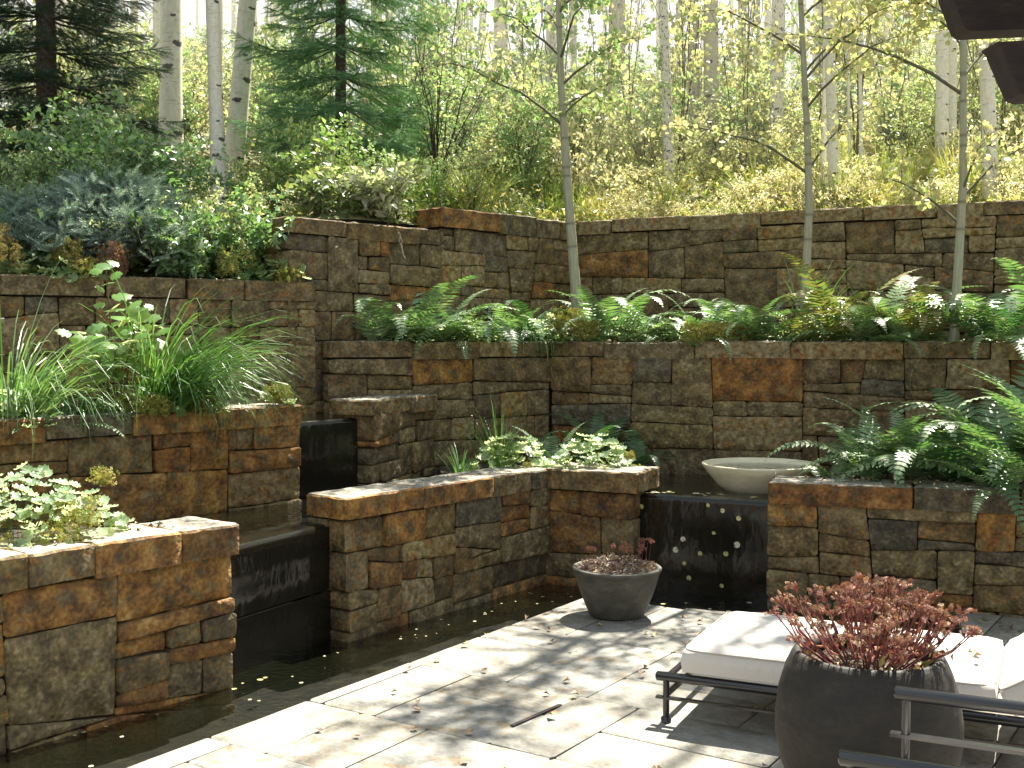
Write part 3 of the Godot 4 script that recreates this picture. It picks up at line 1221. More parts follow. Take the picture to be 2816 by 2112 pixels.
# a soft slab with rounded edges: a box grid pushed out to a superellipse, in its own axes (x length, y up, z width)
func cushion(l: float, h: float, w: float, puff: float, sd: int) -> ArrayMesh:
	var n := FastNoiseLite.new()
	n.seed = sd
	n.frequency = 2.2
	var st := begin()
	var nx := 22
	var nz := 14
	var at := func(i: int, j: int, s: float) -> Vector3:
		var fx := float(i) / nx * 2 - 1
		var fz := float(j) / nz * 2 - 1
		var ex := 1.0 - pow(absf(fx), 30)
		var ez := 1.0 - pow(absf(fz), 24)
		var k := pow(maxf(ex * ez, 0.0), .35)
		var y := s * (h * .5 - .012 + .012 * k) + (s * puff * maxf(ex * ez, 0) + n.get_noise_2d(fx * l, fz * w + s * 4) * .012 * k if s > 0 else 0.0)
		return Vector3(fx * l * .5, y, fz * w * .5)
	for s in [1.0, -1.0]:
		st.set_smooth_group(0 if s > 0 else 1)
		for i in nx:
			for j in nz:
				var a: Vector3 = at.call(i, j, s)
				var b: Vector3 = at.call(i, j + 1, s)
				var c: Vector3 = at.call(i + 1, j + 1, s)
				var d: Vector3 = at.call(i + 1, j, s)
				if s > 0:
					tri(st, a, b, c)
					tri(st, a, c, d)
				else:
					tri(st, a, c, b)
					tri(st, a, d, c)
	var loop := []
	for i in nx:
		loop.append([i, nz])
	for j in nz:
		loop.append([nx, nz - j])
	for i in nx:
		loop.append([nx - i, 0])
	for j in nz:
		loop.append([0, j])
	st.set_smooth_group(0)
	for k in loop.size():
		var p: Array = loop[k]
		var q: Array = loop[(k + 1) % loop.size()]
		var a: Vector3 = at.call(p[0], p[1], -1.0)
		var b: Vector3 = at.call(q[0], q[1], -1.0)
		var c: Vector3 = at.call(q[0], q[1], 1.0)
		var d: Vector3 = at.call(p[0], p[1], 1.0)
		var o := ((a + b) * .5 * Vector3(1, 0, 1)).normalized() * .008
		var m0 := (a + d) * .5 + o
		var m1 := (b + c) * .5 + o
		tri(st, a, b, m1)
		tri(st, a, m1, m0)
		tri(st, m0, m1, c)
		tri(st, m0, c, d)
	return done(st)

func piping_mesh(l: float, h: float, w: float) -> ArrayMesh:
	var st := begin()
	for y in [h * .5 - .008, -h * .5 + .008]:
		var pts := []
		var rad := []
		for k in 41:
			var a := TAU * k / 40
			var c := cos(a)
			var s := sin(a)
			pts.append(Vector3(signf(c) * pow(absf(c), .12) * (l * .5 - .001), y, signf(s) * pow(absf(s), .12) * (w * .5 - .001)))
			rad.append(.0052)
		tube(st, pts, rad, 6, Color.WHITE, false)
	return done(st)

func fallen(label: String, group: String, category: String, meshes: Array, ms: Array, spots: Array, called := "fallen_leaf") -> void:
	for s in spots:      # [position, size, basis]
		var o := MeshInstance3D.new()
		o.name = numbered(called)
		o.mesh = meshes[rng.randi() % meshes.size()]
		o.material_override = ms[rng.randi() % ms.size()]
		add_child(o, true)
		var b: Basis = s[2]
		o.transform = Transform3D(b.scaled_local(Vector3.ONE * s[1]), s[0])
		tag(o, label, category, group)

func mline(x: float) -> float:
	return 9.6 - .484 * (x - .324) if x > .324 else 8.6 + (x + 1.3) * .616

# ================================================================ the scene
func _ready() -> void:
	var cam := Camera3D.new()
	cam.name = "camera"
	add_child(cam)
	cam.position = Vector3(0, 1.65, 0)
	cam.rotation_degrees.x = -2.08
	cam.fov = 37.23
	cam.near = .05
	cam.far = 400
	cam.current = true
	var env := Environment.new()
	env.background_mode = Environment.BG_SKY
	var sky := Sky.new()
	var sm := ProceduralSkyMaterial.new()
	sm.sky_top_color = Color(.72, .77, .82)
	sm.sky_horizon_color = Color(.95, .95, .92)
	sm.sky_curve = .18
	sm.ground_bottom_color = Color(.20, .18, .13)
	sm.ground_horizon_color = Color(.5, .47, .4)
	sm.sun_angle_max = 20
	sm.sky_energy_multiplier = 1.0
	sky.sky_material = sm
	env.sky = sky
	env.background_energy_multiplier = .36
	env.tonemap_mode = Environment.TONE_MAPPER_LINEAR
	env.tonemap_exposure = 4.4
	env.volumetric_fog_enabled = true
	env.volumetric_fog_density = 0.0
	env.sdfgi_enabled = true
	env.ssao_enabled = true
	env.ssil_enabled = true
	var we := WorldEnvironment.new()
	we.name = "world_environment"
	we.environment = env
	add_child(we)
	var sun := DirectionalLight3D.new()
	sun.name = "sun"
	sun.light_color = Color(1.0, .97, .91)
	sun.light_energy = 1.6
	sun.light_angular_distance = .5
	sun.shadow_enabled = true
	add_child(sun)
	sun.look_at_from_position(Vector3(.245, .86, -.447) * 30, Vector3.ZERO, Vector3.UP)
	make_materials()
	_setting()
	_walls()
	_objects()
	_plants()
	_wood()

func _setting() -> void:
	struct("ground", prism([Vector2(-150, -150), Vector2(150, -150), Vector2(150, 200), Vector2(-150, 200)], -.4, -.4), mats.soil)
	struct("hillside", hillside(), mats.hill)
	paving()
	var ch := [Vector2(-4.6, 1.6), Vector2(-1.5, 5.95), Vector2(-1.06, 6.75), Vector2(.2, 8.3), Vector2(.95, 8.1), Vector2(1.75, 7.7), Vector2(2.95, 7.2), Vector2(2.72, 6.9), Vector2(2.55, 6.36), Vector2(.46, 7.32), Vector2(-3.39, 1.5)]
	struct("channel_floor", prism(ch, -.3, -.2), mats.pool_floor)
	struct("channel_water", prism(ch, -.07, -.07), mats.water)
	var p2 := [Vector2(-1.56, 5.79), Vector2(-1.13, 6.62), Vector2(-1.2, 6.78), Vector2(.05, 8.3), Vector2(-.6, 9.15), Vector2(-1.05, 8.15), Vector2(-1.41, 7.62), Vector2(-2.7, 6.3), Vector2(-1.95, 5.7)]
	struct("pool_floor", prism(p2, .38, .47), mats.pool_floor)
	struct("pool_water", prism(p2, .597, .597), mats.water)
	var p3 := [Vector2(-1.54, 7.68), Vector2(-1.15, 8.13), Vector2(-1.15, 8.45), Vector2(-1.25, 8.75), Vector2(-1.65, 8.65), Vector2(-1.95, 8.2)]
	struct("upper_pool_floor", prism(p3, .95, 1.02), mats.pool_floor)
	struct("upper_pool_water", prism(p3, 1.117, 1.117), mats.water)
	var p4 := [Vector2(.86, 8.03), Vector2(1.74, 7.58), Vector2(2.1, 7.40), Vector2(2.3, 7.9), Vector2(2.62, 8.6), Vector2(1.2, 9.3)]
	struct("dish_pool_floor", prism(p4, .4, .53), mats.pool_floor)
	struct("dish_pool_water", prism(p4, .597, .597), mats.water)
	for b in [[[Vector2(-3.5, 3.36), Vector2(-1.86, 5.70), Vector2(-2.5, 6.3), Vector2(-4.6, 4.0)], .0, .665],
			[[Vector2(-4.9, 3.9), Vector2(-2.8, 6.1), Vector2(-1.55, 7.5), Vector2(-1.95, 8.4), Vector2(-3.4, 7.75), Vector2(-6.3, 6.3)], .3, 1.13],
			[[Vector2(-.45, 7.75), Vector2(.26, 8.3), Vector2(.86, 8.0), Vector2(1.2, 9.4), Vector2(.324, 9.8), Vector2(-.6, 9.2)], .0, .665],
			[[Vector2(2.0, 7.45), Vector2(5, 6.3), Vector2(5.2, 7.5), Vector2(2.62, 8.65), Vector2(2.3, 7.9)], .0, .665],
			[[Vector2(-1.3, 8.75), Vector2(.324, 9.75), Vector2(5, 7.5), Vector2(5.6, 8.6), Vector2(.6, 10.95), Vector2(-1.45, 8.85)], .6, 1.585]]:
		struct("planting_bed", prism(b[0], b[1], b[2]), mats.soil)

func _walls() -> void:
	var front := [.62, 1.3, [0, 0, 0, 0, 0, 1, 1, 1, 4, 2, 3, 4]]
	var mid := [.78, 1.34, [1, 1, 1, 4, 4, 4, 4, 3, 3, 3, 1, 0, 2]]
	var upper := [.95, 1.55, [4, 4, 4, 3, 3, 1, 1, 3, 4, 3, 1, 0, 2]]
	stone_wall("stone_wall", "low rust-brown stone wall in the foreground beside the left spillway, thick coping on top", Vector2(-3.0, 3.592), Vector2(-1.385, 5.645), -.25, .755, .38, {"seed": 21, "cap": .15, "over": .03, "over_right": .02, "right": true, "look": front, "amin": .022, "amax": .26})
	stone_wall("stone_wall", "low rust-brown stone wall with a sunlit top between the channel and the ferns, left arm of an L", Vector2(-.949, 6.49), Vector2(.263, 8.1), -.25, .757, .31, {"seed": 33, "cap": .13, "over": .03, "over_left": .02, "left": true, "look": front, "amin": .026, "amax": .2})
	stone_wall("stone_wall", "short stone wall arm behind the bowl planter, beside the dark spillway under the dish", Vector2(.243, 8.108), Vector2(.838, 7.82), -.25, .757, .40, {"seed": 45, "cap": .15, "over": .04, "over_right": .05, "right": true, "look": front, "amin": .026, "amax": .2, "cap_min": .5, "cap_max": .9})
	stone_wall("stone_wall", "low brown stone wall behind the chaise longue, right of the spillway under the dish", Vector2(1.66, 7.38), Vector2(4.5, 6.36), -.25, .755, .36, {"seed": 59, "cap": .13, "over": .025, "left": true, "look": [.6, 1.2, [0, 0, 1, 1, 1, 4, 4, 3, 2]], "amin": .022, "amax": .24, "cap_min": .35, "cap_max": .95})
	stone_wall("stone_wall", "second-tier stone wall under the arching grass, left of the narrow upper spillway", Vector2(-3.9, 4.59), Vector2(-1.41, 7.56), .3, 1.235, .34, {"seed": 64, "cap": .12, "over": .03, "right": true, "look": front, "amin": .022, "amax": .24})
	stone_wall("stone_pier", "stone pier with a sunlit slab on top, right of the narrow upper spillway", Vector2(-.99, 8.05), Vector2(-.62, 8.99), .3, 1.25, .34, {"seed": 71, "cap": .11, "over": .035, "over_left": .05, "left": true, "look": mid, "amin": .016, "amax": .1, "cap_min": .5, "cap_max": .8})
	stone_wall("stone_wall", "shaded middle stone wall below the fern bank, running back from the pier to the inner corner", Vector2(-1.38, 8.55), Vector2(.324, 9.6), .4, 1.655, .24, {"seed": 83, "cap": .13, "over": .01, "look": mid, "amin": .03, "amax": .24})
	stone_wall("stone_wall", "long shaded middle stone wall behind the white dish, ferns along its top", Vector2(.33, 9.597), Vector2(5.0, 7.337), .4, 1.655, .24, {"seed": 97, "cap": .12, "over": .012, "look": mid, "amin": .034, "amax": .3, "cap_min": .3, "cap_max": .9})
	stone_wall("stone_wall", "shaded stone wall behind the arching grass, below the blue spruce", Vector2(-6.0, 6.15), Vector2(-3.395, 7.545), .8, 2.10, .3, {"seed": 101, "cap": .14, "over": .01, "look": mid, "amin": .026, "amax": .22})
	stone_wall("stone_wall", "shaded stone wall below the green shrubs, ending at the upper spillway pool", Vector2(-3.39, 7.55), Vector2(-1.47, 8.555), .8, 2.10, .3, {"seed": 103, "cap": .14, "over": .01, "look": mid, "amin": .03, "amax": .24})
	stone_wall("stone_wall", "top stone wall with a rounded left end, below the pale sunlit shrub", Vector2(-1.655, 8.445), Vector2(-.565, 9.585), .9, 2.59, .3, {"seed": 111, "cap": .13, "over": .01, "left": true, "look": mid, "amin": .026, "amax": .2})
	stone_wall("stone_wall", "top stone wall one step higher, running back to the corner behind the leaning aspen", Vector2(-.60, 9.55), Vector2(.6, 10.8), 1.3, 2.78, .3, {"seed": 119, "cap": .17, "over": .025, "over_left": .02, "left": true, "look": mid, "amin": .02, "amax": .18})
	stone_wall("stone_wall", "long tan top stone wall under the grassy wood edge, two slim aspens before it", Vector2(.606, 10.797), Vector2(5.5, 8.43), 1.3, 2.79, .3, {"seed": 127, "cap": .12, "over": .01, "look": upper, "amin": .032, "amax": .26, "cap_min": .3, "cap_max": .9})
	spillway("spillway", "dark wet spillway with a level seam, left of the rust-brown L-shaped wall", Vector2(-1.50, 5.75), Vector2(-1.06, 6.58), -.24, .598, .16, .22)
	spillway("spillway", "narrow black upper spillway between the grass wall and the slab-topped pier", Vector2(-1.5, 7.64), Vector2(-1.1, 8.09), .4, 1.118, .12, .4)
	spillway("spillway", "wide dark spillway dotted with stuck yellow leaves, in front of the white dish", Vector2(.79, 8.0), Vector2(1.76, 7.50), -.24, .598, .12, -.24)

func _objects() -> void:
	rng.seed = 9
	# dish
	var t := thing("water_dish", "wide shallow cream stone dish standing in the upper pool", "dish", P(1.78, 8.15, .555))
	t.scale.y = .9
	part("dish_bowl", lathe([Vector2(.0, 0), Vector2(.19, 0), Vector2(.21, .008), Vector2(.30, .085), Vector2(.375, .185), Vector2(.412, .243), Vector2(.415, .252), Vector2(.412, .257), Vector2(.400, .257), Vector2(.393, .25), Vector2(.33, .19), Vector2(.25, .13), Vector2(.12, .095), Vector2(0, .09)], 64), mats.dish, t)
	part("water", lathe([Vector2(.36, .222), Vector2(0, .222)], 48), mats.water, t)
	# bowl planter
	t = thing("bowl_planter", "grey-brown clay bowl planter standing at the corner of the sunlit patio", "planter", P(.635, 6.86, .002))
	part("bowl", lathe([Vector2(0, 0), Vector2(.158, 0), Vector2(.166, .006), Vector2(.19, .06), Vector2(.222, .14), Vector2(.248, .22), Vector2(.258, .262), Vector2(.266, .268), Vector2(.271, .278), Vector2(.271, .288), Vector2(.264, .294), Vector2(.25, .294), Vector2(.243, .285), Vector2(.236, .262)], 64), mats.bowl, t)
	part("soil", lathe([Vector2(.24, .262), Vector2(.1, .275), Vector2(0, .28)], 32), mats.soil, t)
	# urn
	t = thing("urn_planter", "large dark bulging clay urn in front of the chaise longue", "planter", P(1.245, 3.95, .002))
	part("urn", lathe([Vector2(0, 0), Vector2(.195, 0), Vector2(.215, .01), Vector2(.262, .09), Vector2(.298, .18), Vector2(.315, .275), Vector2(.316, .34), Vector2(.305, .43), Vector2(.281, .51), Vector2(.262, .552), Vector2(.252, .566), Vector2(.241, .571), Vector2(.229, .566), Vector2(.219, .551), Vector2(.217, .515)], 72), mats.clay, t)
	part("soil", lathe([Vector2(.222, .52), Vector2(.1, .535), Vector2(0, .54)], 32), mats.soil, t)
	# chaise longue
	var ax := P(.905, -.425, 0).normalized()
	var ay := Vector3.UP.cross(ax)
	var ap := ay if ay.z < 0 else -ay
	t = thing("chaise_longue", "low metal chaise longue with a thick white cushion, behind the urn", "chaise longue", P(.72, 4.88, 0))
	lounge_frame(t, ax, ap, 1.95, .76, .20)
	var cb := Basis(ax, Vector3.UP, ax.cross(Vector3.UP))
	var seat := part("seat_cushion", cushion(1.24, .115, .78, .012, 3), mats.cloth, t, Transform3D(cb, ax * .64 + ap * .38 + Vector3.UP * .278))
	part("piping", piping_mesh(1.24, .115, .78), mats.piping, seat)
	var slope := deg_to_rad(33)
	var bb := cb * Basis(Vector3(0, 0, 1), slope)
	var back := part("back_cushion", cushion(.78, .125, .77, .014, 5), mats.cloth, t, Transform3D(bb, ax * (1.275 + .39 * cos(slope) + .03) + ap * .38 + Vector3.UP * (.262 + .39 * sin(slope))))
	part("piping", piping_mesh(.78, .125, .77), mats.piping, back)
	# armchair at the lower right
	var ax2 := P(.90, -.435, 0).normalized()
	var ap2 := Vector3.UP.cross(ax2)
	if ap2.z > 0:
		ap2 = -ap2
	t = thing("lounge_chair", "dark tubular metal lounge chair at the patio's edge, nearest the viewer", "chair", P(.845, 2.91, 0))
	for v in [0.0, .63]:
		var o: Vector3 = ap2 * v + ax2 * v * .09
		var st := begin()
		tube(st, [o + Vector3.UP * .58, o + Vector3.UP * .58 + ax2 * .005, o + Vector3.UP * .58 + ax2 * .82], [.014, .0215, .0215], 14)
		part("arm_rail", done(st), mats.metal, t)
		for u in [.035, .74]:
			st = begin()
			tube(st, [o + ax2 * u, o + ax2 * u + Vector3.UP * .57], [.0135, .0135], 10)
			tube(st, [o + ax2 * u, o + ax2 * u + Vector3.UP * .02, o + ax2 * u + Vector3.UP * .028], [.023, .023, .014], 12)
			part("leg", done(st), mats.metal, t)
		st = begin()
		box_into(st, o + ax2 * .39 + Vector3.UP * .452, Vector3(.80, .012, .03), Basis(ax2, Vector3.UP, ax2.cross(Vector3.UP)))
		part("strap", done(st), mats.metal, t)
		st = begin()
		tube(st, [o + ax2 * .0 + Vector3.UP * .26, o + ax2 * .8 + Vector3.UP * .24], [.018, .018], 10)
		part("seat_rail", done(st), mats.metal, t)
	var cs := begin()
	for k in 9:
		tube(cs, [ax2 * (.06 + .085 * k) + Vector3.UP * .255, ax2 * (.06 + .085 * k) + ap2 * .63 + Vector3.UP * .255], [.008, .008], 6)
	part("seat_slats", done(cs), mats.metal, t)
	part("seat_cushion", cushion(.74, .1, .57, .01, 8), mats.cloth, t, Transform3D(Basis(ax2, Vector3.UP, ax2.cross(Vector3.UP)), ax2 * .42 + ap2 * .315 + Vector3.UP * .325))
	# eaves of the house: two shaped rafter tails and the boards they carry
	for q in [[[Vector2(1.46, 3.2), Vector2(1.545, 2.87), Vector2(1.59, 2.757), Vector2(1.615, 2.744), Vector2(3.4, 2.82), Vector2(3.4, 3.2)], 4.05, .12, "dark brown shaped rafter tail under the eaves, the upper one"],
			[[Vector2(1.515, 2.59), Vector2(1.53, 2.575), Vector2(1.595, 2.43), Vector2(1.62, 2.42), Vector2(3.0, 2.47), Vector2(3.0, 2.66)], 3.6, .12, "dark brown shaped timber bracket end under the eaves, the lower one"]]:
		var pp := PackedVector2Array(q[0])
		var st := begin()
		st.set_smooth_group(-1)
		var idx := Geometry2D.triangulate_polygon(pp)
		for k in [0, 1]:
			var z: float = -q[1] - q[2] * k
			for i in range(0, idx.size(), 3):
				var a := Vector3(pp[idx[i]].x, pp[idx[i]].y, z)
				var b := Vector3(pp[idx[i + 1]].x, pp[idx[i + 1]].y, z)
				var c := Vector3(pp[idx[i + 2]].x, pp[idx[i + 2]].y, z)
				if ((b - a).cross(c - a).z > 0) == (k == 0):
					tri(st, a, b, c)
				else:
					tri(st, a, c, b)
		for i in pp.size():
			var a := pp[i]
			var b := pp[(i + 1) % pp.size()]
			tri(st, Vector3(a.x, a.y, -q[1]), Vector3(b.x, b.y, -q[1] - q[2]), Vector3(b.x, b.y, -q[1]))
			tri(st, Vector3(a.x, a.y, -q[1]), Vector3(a.x, a.y, -q[1] - q[2]), Vector3(b.x, b.y, -q[1] - q[2]))
		var ob := struct("rafter_tail", done(st), mats.timber, "thing")
		tag(ob, q[3], "rafter")
	tag(struct("roof_eave", box_mesh(P(3.2, 2.9, 3.24), Vector3(3.1, .07, 2.9)), mats.timber, "thing"), "dark boarded roof edge resting on the rafter tails", "roof")

	# leaves that have come down
	var lm := []
	for c in [Color(.22, .13, .05), Color(.14, .08, .035), Color(.33, .26, .10), Color(.25, .19, .11), Color(.1, .055, .03)]:
		lm.append(mat(c.linear_to_srgb(), .6))
	var ym := []
	for c in [Color(.52, .46, .24), Color(.42, .38, .14), Color(.5, .47, .33), Color(.35, .33, .13)]:
		ym.append(mat(c.linear_to_srgb(), .45))
	var shapes := [leaf_diamond(.045, .036, .5), leaf_diamond(.04, .038, .3), leaf_diamond(.05, .03, .7), leaf_round(.018, 8, .04, .5, 2)]
	var flat := [leaf_round(.02, 8, .04, .08, 2), leaf_round(.017, 8, .06, .1, 2), leaf_diamond(.042, .036, .06)]
	var lay_flat := func(tilt: float) -> Basis:
		return Basis(Vector3.UP, rr(0, TAU)) * Basis(Vector3(1, 0, 0), -PI * .5 + rr(-tilt, tilt))
	var spots := []
	for k in 46:
		var d := rr(4.3, 6.8)
		var x := rr(-1.466 + (d - 4.42) * .664, 2.2)
		if Vector2(x - 1.245, d - 3.95).length() < .36 or Vector2(x - .635, d - 6.86).length() < .24:
			continue
		spots.append([P(x, d, .012), rr(.7, 1.25), lay_flat.call(.4)])
	for k in 26:
		spots.append([P(rr(2.75, 3.2), rr(6.25, 6.75), .012), rr(.7, 1.2), lay_flat.call(.4)])
	fallen("curled brown fallen aspen leaf lying on the paving", "leaves fallen on the paving", "leaf", shapes, lm, spots)
	spots = []
	for k in 16:
		var f := rr(0, 1)
		spots.append([P(lerpf(.9, 1.72, f), lerpf(8.0, 7.58, f) + rr(-.03, .14), .6), rr(.9, 1.6), lay_flat.call(.06)])
	fallen("pale yellow leaf floating near the lip of the dish pool", "leaves floating before the dish", "leaf", flat, ym, spots, "floating_leaf")
	spots = []
	for k in 44:
		var f := rr(0, 1)
		var wall := Vector2(lerpf(-2.05, .25, f), lerpf(4.78, 8.03, f))
		var off := .02 + .42 * rng.randf() * rng.randf()
		spots.append([P(wall.x + .79 * off, wall.y - .61 * off, -.068), rr(.3, .9) * rr(.6, 1.1), lay_flat.call(.04)])
	for k in 14:
		spots.append([P(rr(.8, 2.0), rr(7.2, 7.5), -.068), rr(.4, .9), lay_flat.call(.04)])
	fallen("small pale leaf floating on the dark water channel", "leaves floating in the channel", "leaf", flat, ym, spots, "floating_leaf")
	spots = []
	var u := P(.97, -.5, 0).normalized()
	var n := u.cross(Vector3.UP)
	for q in [[.13, .50], [.62, .53], [.71, .515], [.83, .475], [.64, .365], [.44, .295], [.81, .29], [.39, .225], [.56, .205], [.74, .23], [.45, .13], [.48, .03], [.71, .0]]:
		spots.append([P(.79, 8.0, 0) + u * q[0] + Vector3.UP * q[1] + n * .006, rr(.8, 1.15), Basis(u, Vector3.UP, n) * Basis(Vector3(0, 0, 1), rr(0, TAU))])
	fallen("yellow aspen leaf stuck to the wet face of the wide spillway", "leaves stuck to the spillway", "leaf", flat, ym, spots, "stuck_leaf")
	spots = []
	for k in 60:
		var x := rr(1.75, 3.6)
		spots.append([P(x, 7.38 - .36 * (x - 1.66) + rr(.03, .33), .762 + rr(0, .008)), rr(.5, 1.0), lay_flat.call(.5)])
	for k in 44:
		var f := rr(0, 1)
		spots.append([P(lerpf(-2.3, -1.5, f) - .785 * rr(.05, .36), lerpf(4.48, 5.5, f) + .62 * rr(.05, .36), .762), rr(.4, .9), lay_flat.call(.4)])
	fallen("dry leaf lying on the coping of a low wall", "dry leaves on the wall tops", "leaf", shapes, lm, spots)
	spots = []
	for q in [[.55, .2], [.58, .3], [1.16, .3], [1.19, .36], [1.14, .42], [1.2, .46], [1.18, .24], [.9, .5]]:
		spots.append([P(.72, 4.88, .352) + ax * q[0] + ap * q[1], rr(.7, 1.1), lay_flat.call(.4)])
	fallen("curled dry leaf lying on the white chaise cushion", "leaves on the cushion", "leaf", shapes, lm, spots)

func sedum(label: String, at: Vector3, r: float, h: float, stems: int) -> void:
	var t := thing("sedum_plant", label, "plant", at)
	var st := begin()
	var w := []
	var tc := []
	var lw := []
	var lc := []
	for i in stems:
		var a := rr(0, TAU)
		var q := sqrt(rng.randf())
		var b0 := Vector3(cos(a), 0, sin(a)) * q * r * .45
		var b1 := Vector3(cos(a) * q * r, h * (1.0 - .33 * q * q) * rr(.6, 1.06), sin(a) * q * r)
		var m := b0.lerp(b1, .5) + Vector3(cos(a), 0, sin(a)) * .03 * q + Vector3(rr(-1, 1), 0, rr(-1, 1)) * .012
		tube(st, [b0, m, b1], [.0035, .003, .002], 4, rc([Color(.16, .035, .045), Color(.20, .06, .05), Color(.12, .05, .03)], .2), false)
		var n := int(rr(5, 11))
		for k in n:
			var p := b1 + Vector3(rr(-1, 1) * .028, rr(-.012, .014), rr(-1, 1) * .028)
			tube(st, [m.lerp(b1, rr(.6, .95)), p], [.0012, .0008], 3, Color(.2, .07, .05), false)
			w.append(Transform3D(any_basis(.8), p))
			tc.append(rc([Color(.21, .10, .07), Color(.27, .13, .09), Color(.31, .18, .12), Color(.15, .07, .05), Color(.36, .26, .17)], .3))
		for k in 4:
			var p := b0.lerp(m, rr(.5, 1.0)) if rng.randf() < .5 else m.lerp(b1, rr(0, .85))
			var s := rr(.55, 1.25)
			lw.append(Transform3D(any_basis(.3).scaled(Vector3(s, s, s)), p + Vector3(rr(-1, 1), 0, rr(-1, 1)) * .01))
			lc.append(rc([Color(.20, .07, .05), Color(.25, .12, .07), Color(.15, .05, .04), Color(.30, .20, .09)], .25))
	for k in 44:      # yellowing leaves over the rim
		var a := rr(0, TAU)
		var s := rr(.8, 1.6)
		lw.append(Transform3D(any_basis(.5).scaled(Vector3(s, s, s)), Vector3(cos(a) * .21, rr(.0, .06), sin(a) * .21)))
		lc.append(rc([Color(.28, .24, .06), Color(.30, .17, .07), Color(.2, .22, .06), Color(.33, .24, .12)], .25))
	part("stems", done(st), mats.twig, t, Transform3D.IDENTITY, "stuff")
	var star := begin()
	star.set_smooth_group(-1)
	for k in 7:
		var c := Vector3(rr(-1, 1), rr(-.6, .6), rr(-1, 1)) * .007
		for s in 4:
			var a := TAU * s / 4 + k
			tri(star, c, c + Vector3(cos(a) * .006, .002 * (s % 2), sin(a) * .006), c + Vector3(cos(a + .8) * .006, .003, sin(a + .8) * .006))
	many("flower_heads", done(star), mats.dry, w, tc, t)
	many("leaves", leaf_diamond(.032, .016, .35), mats.dry, lw, lc, t)

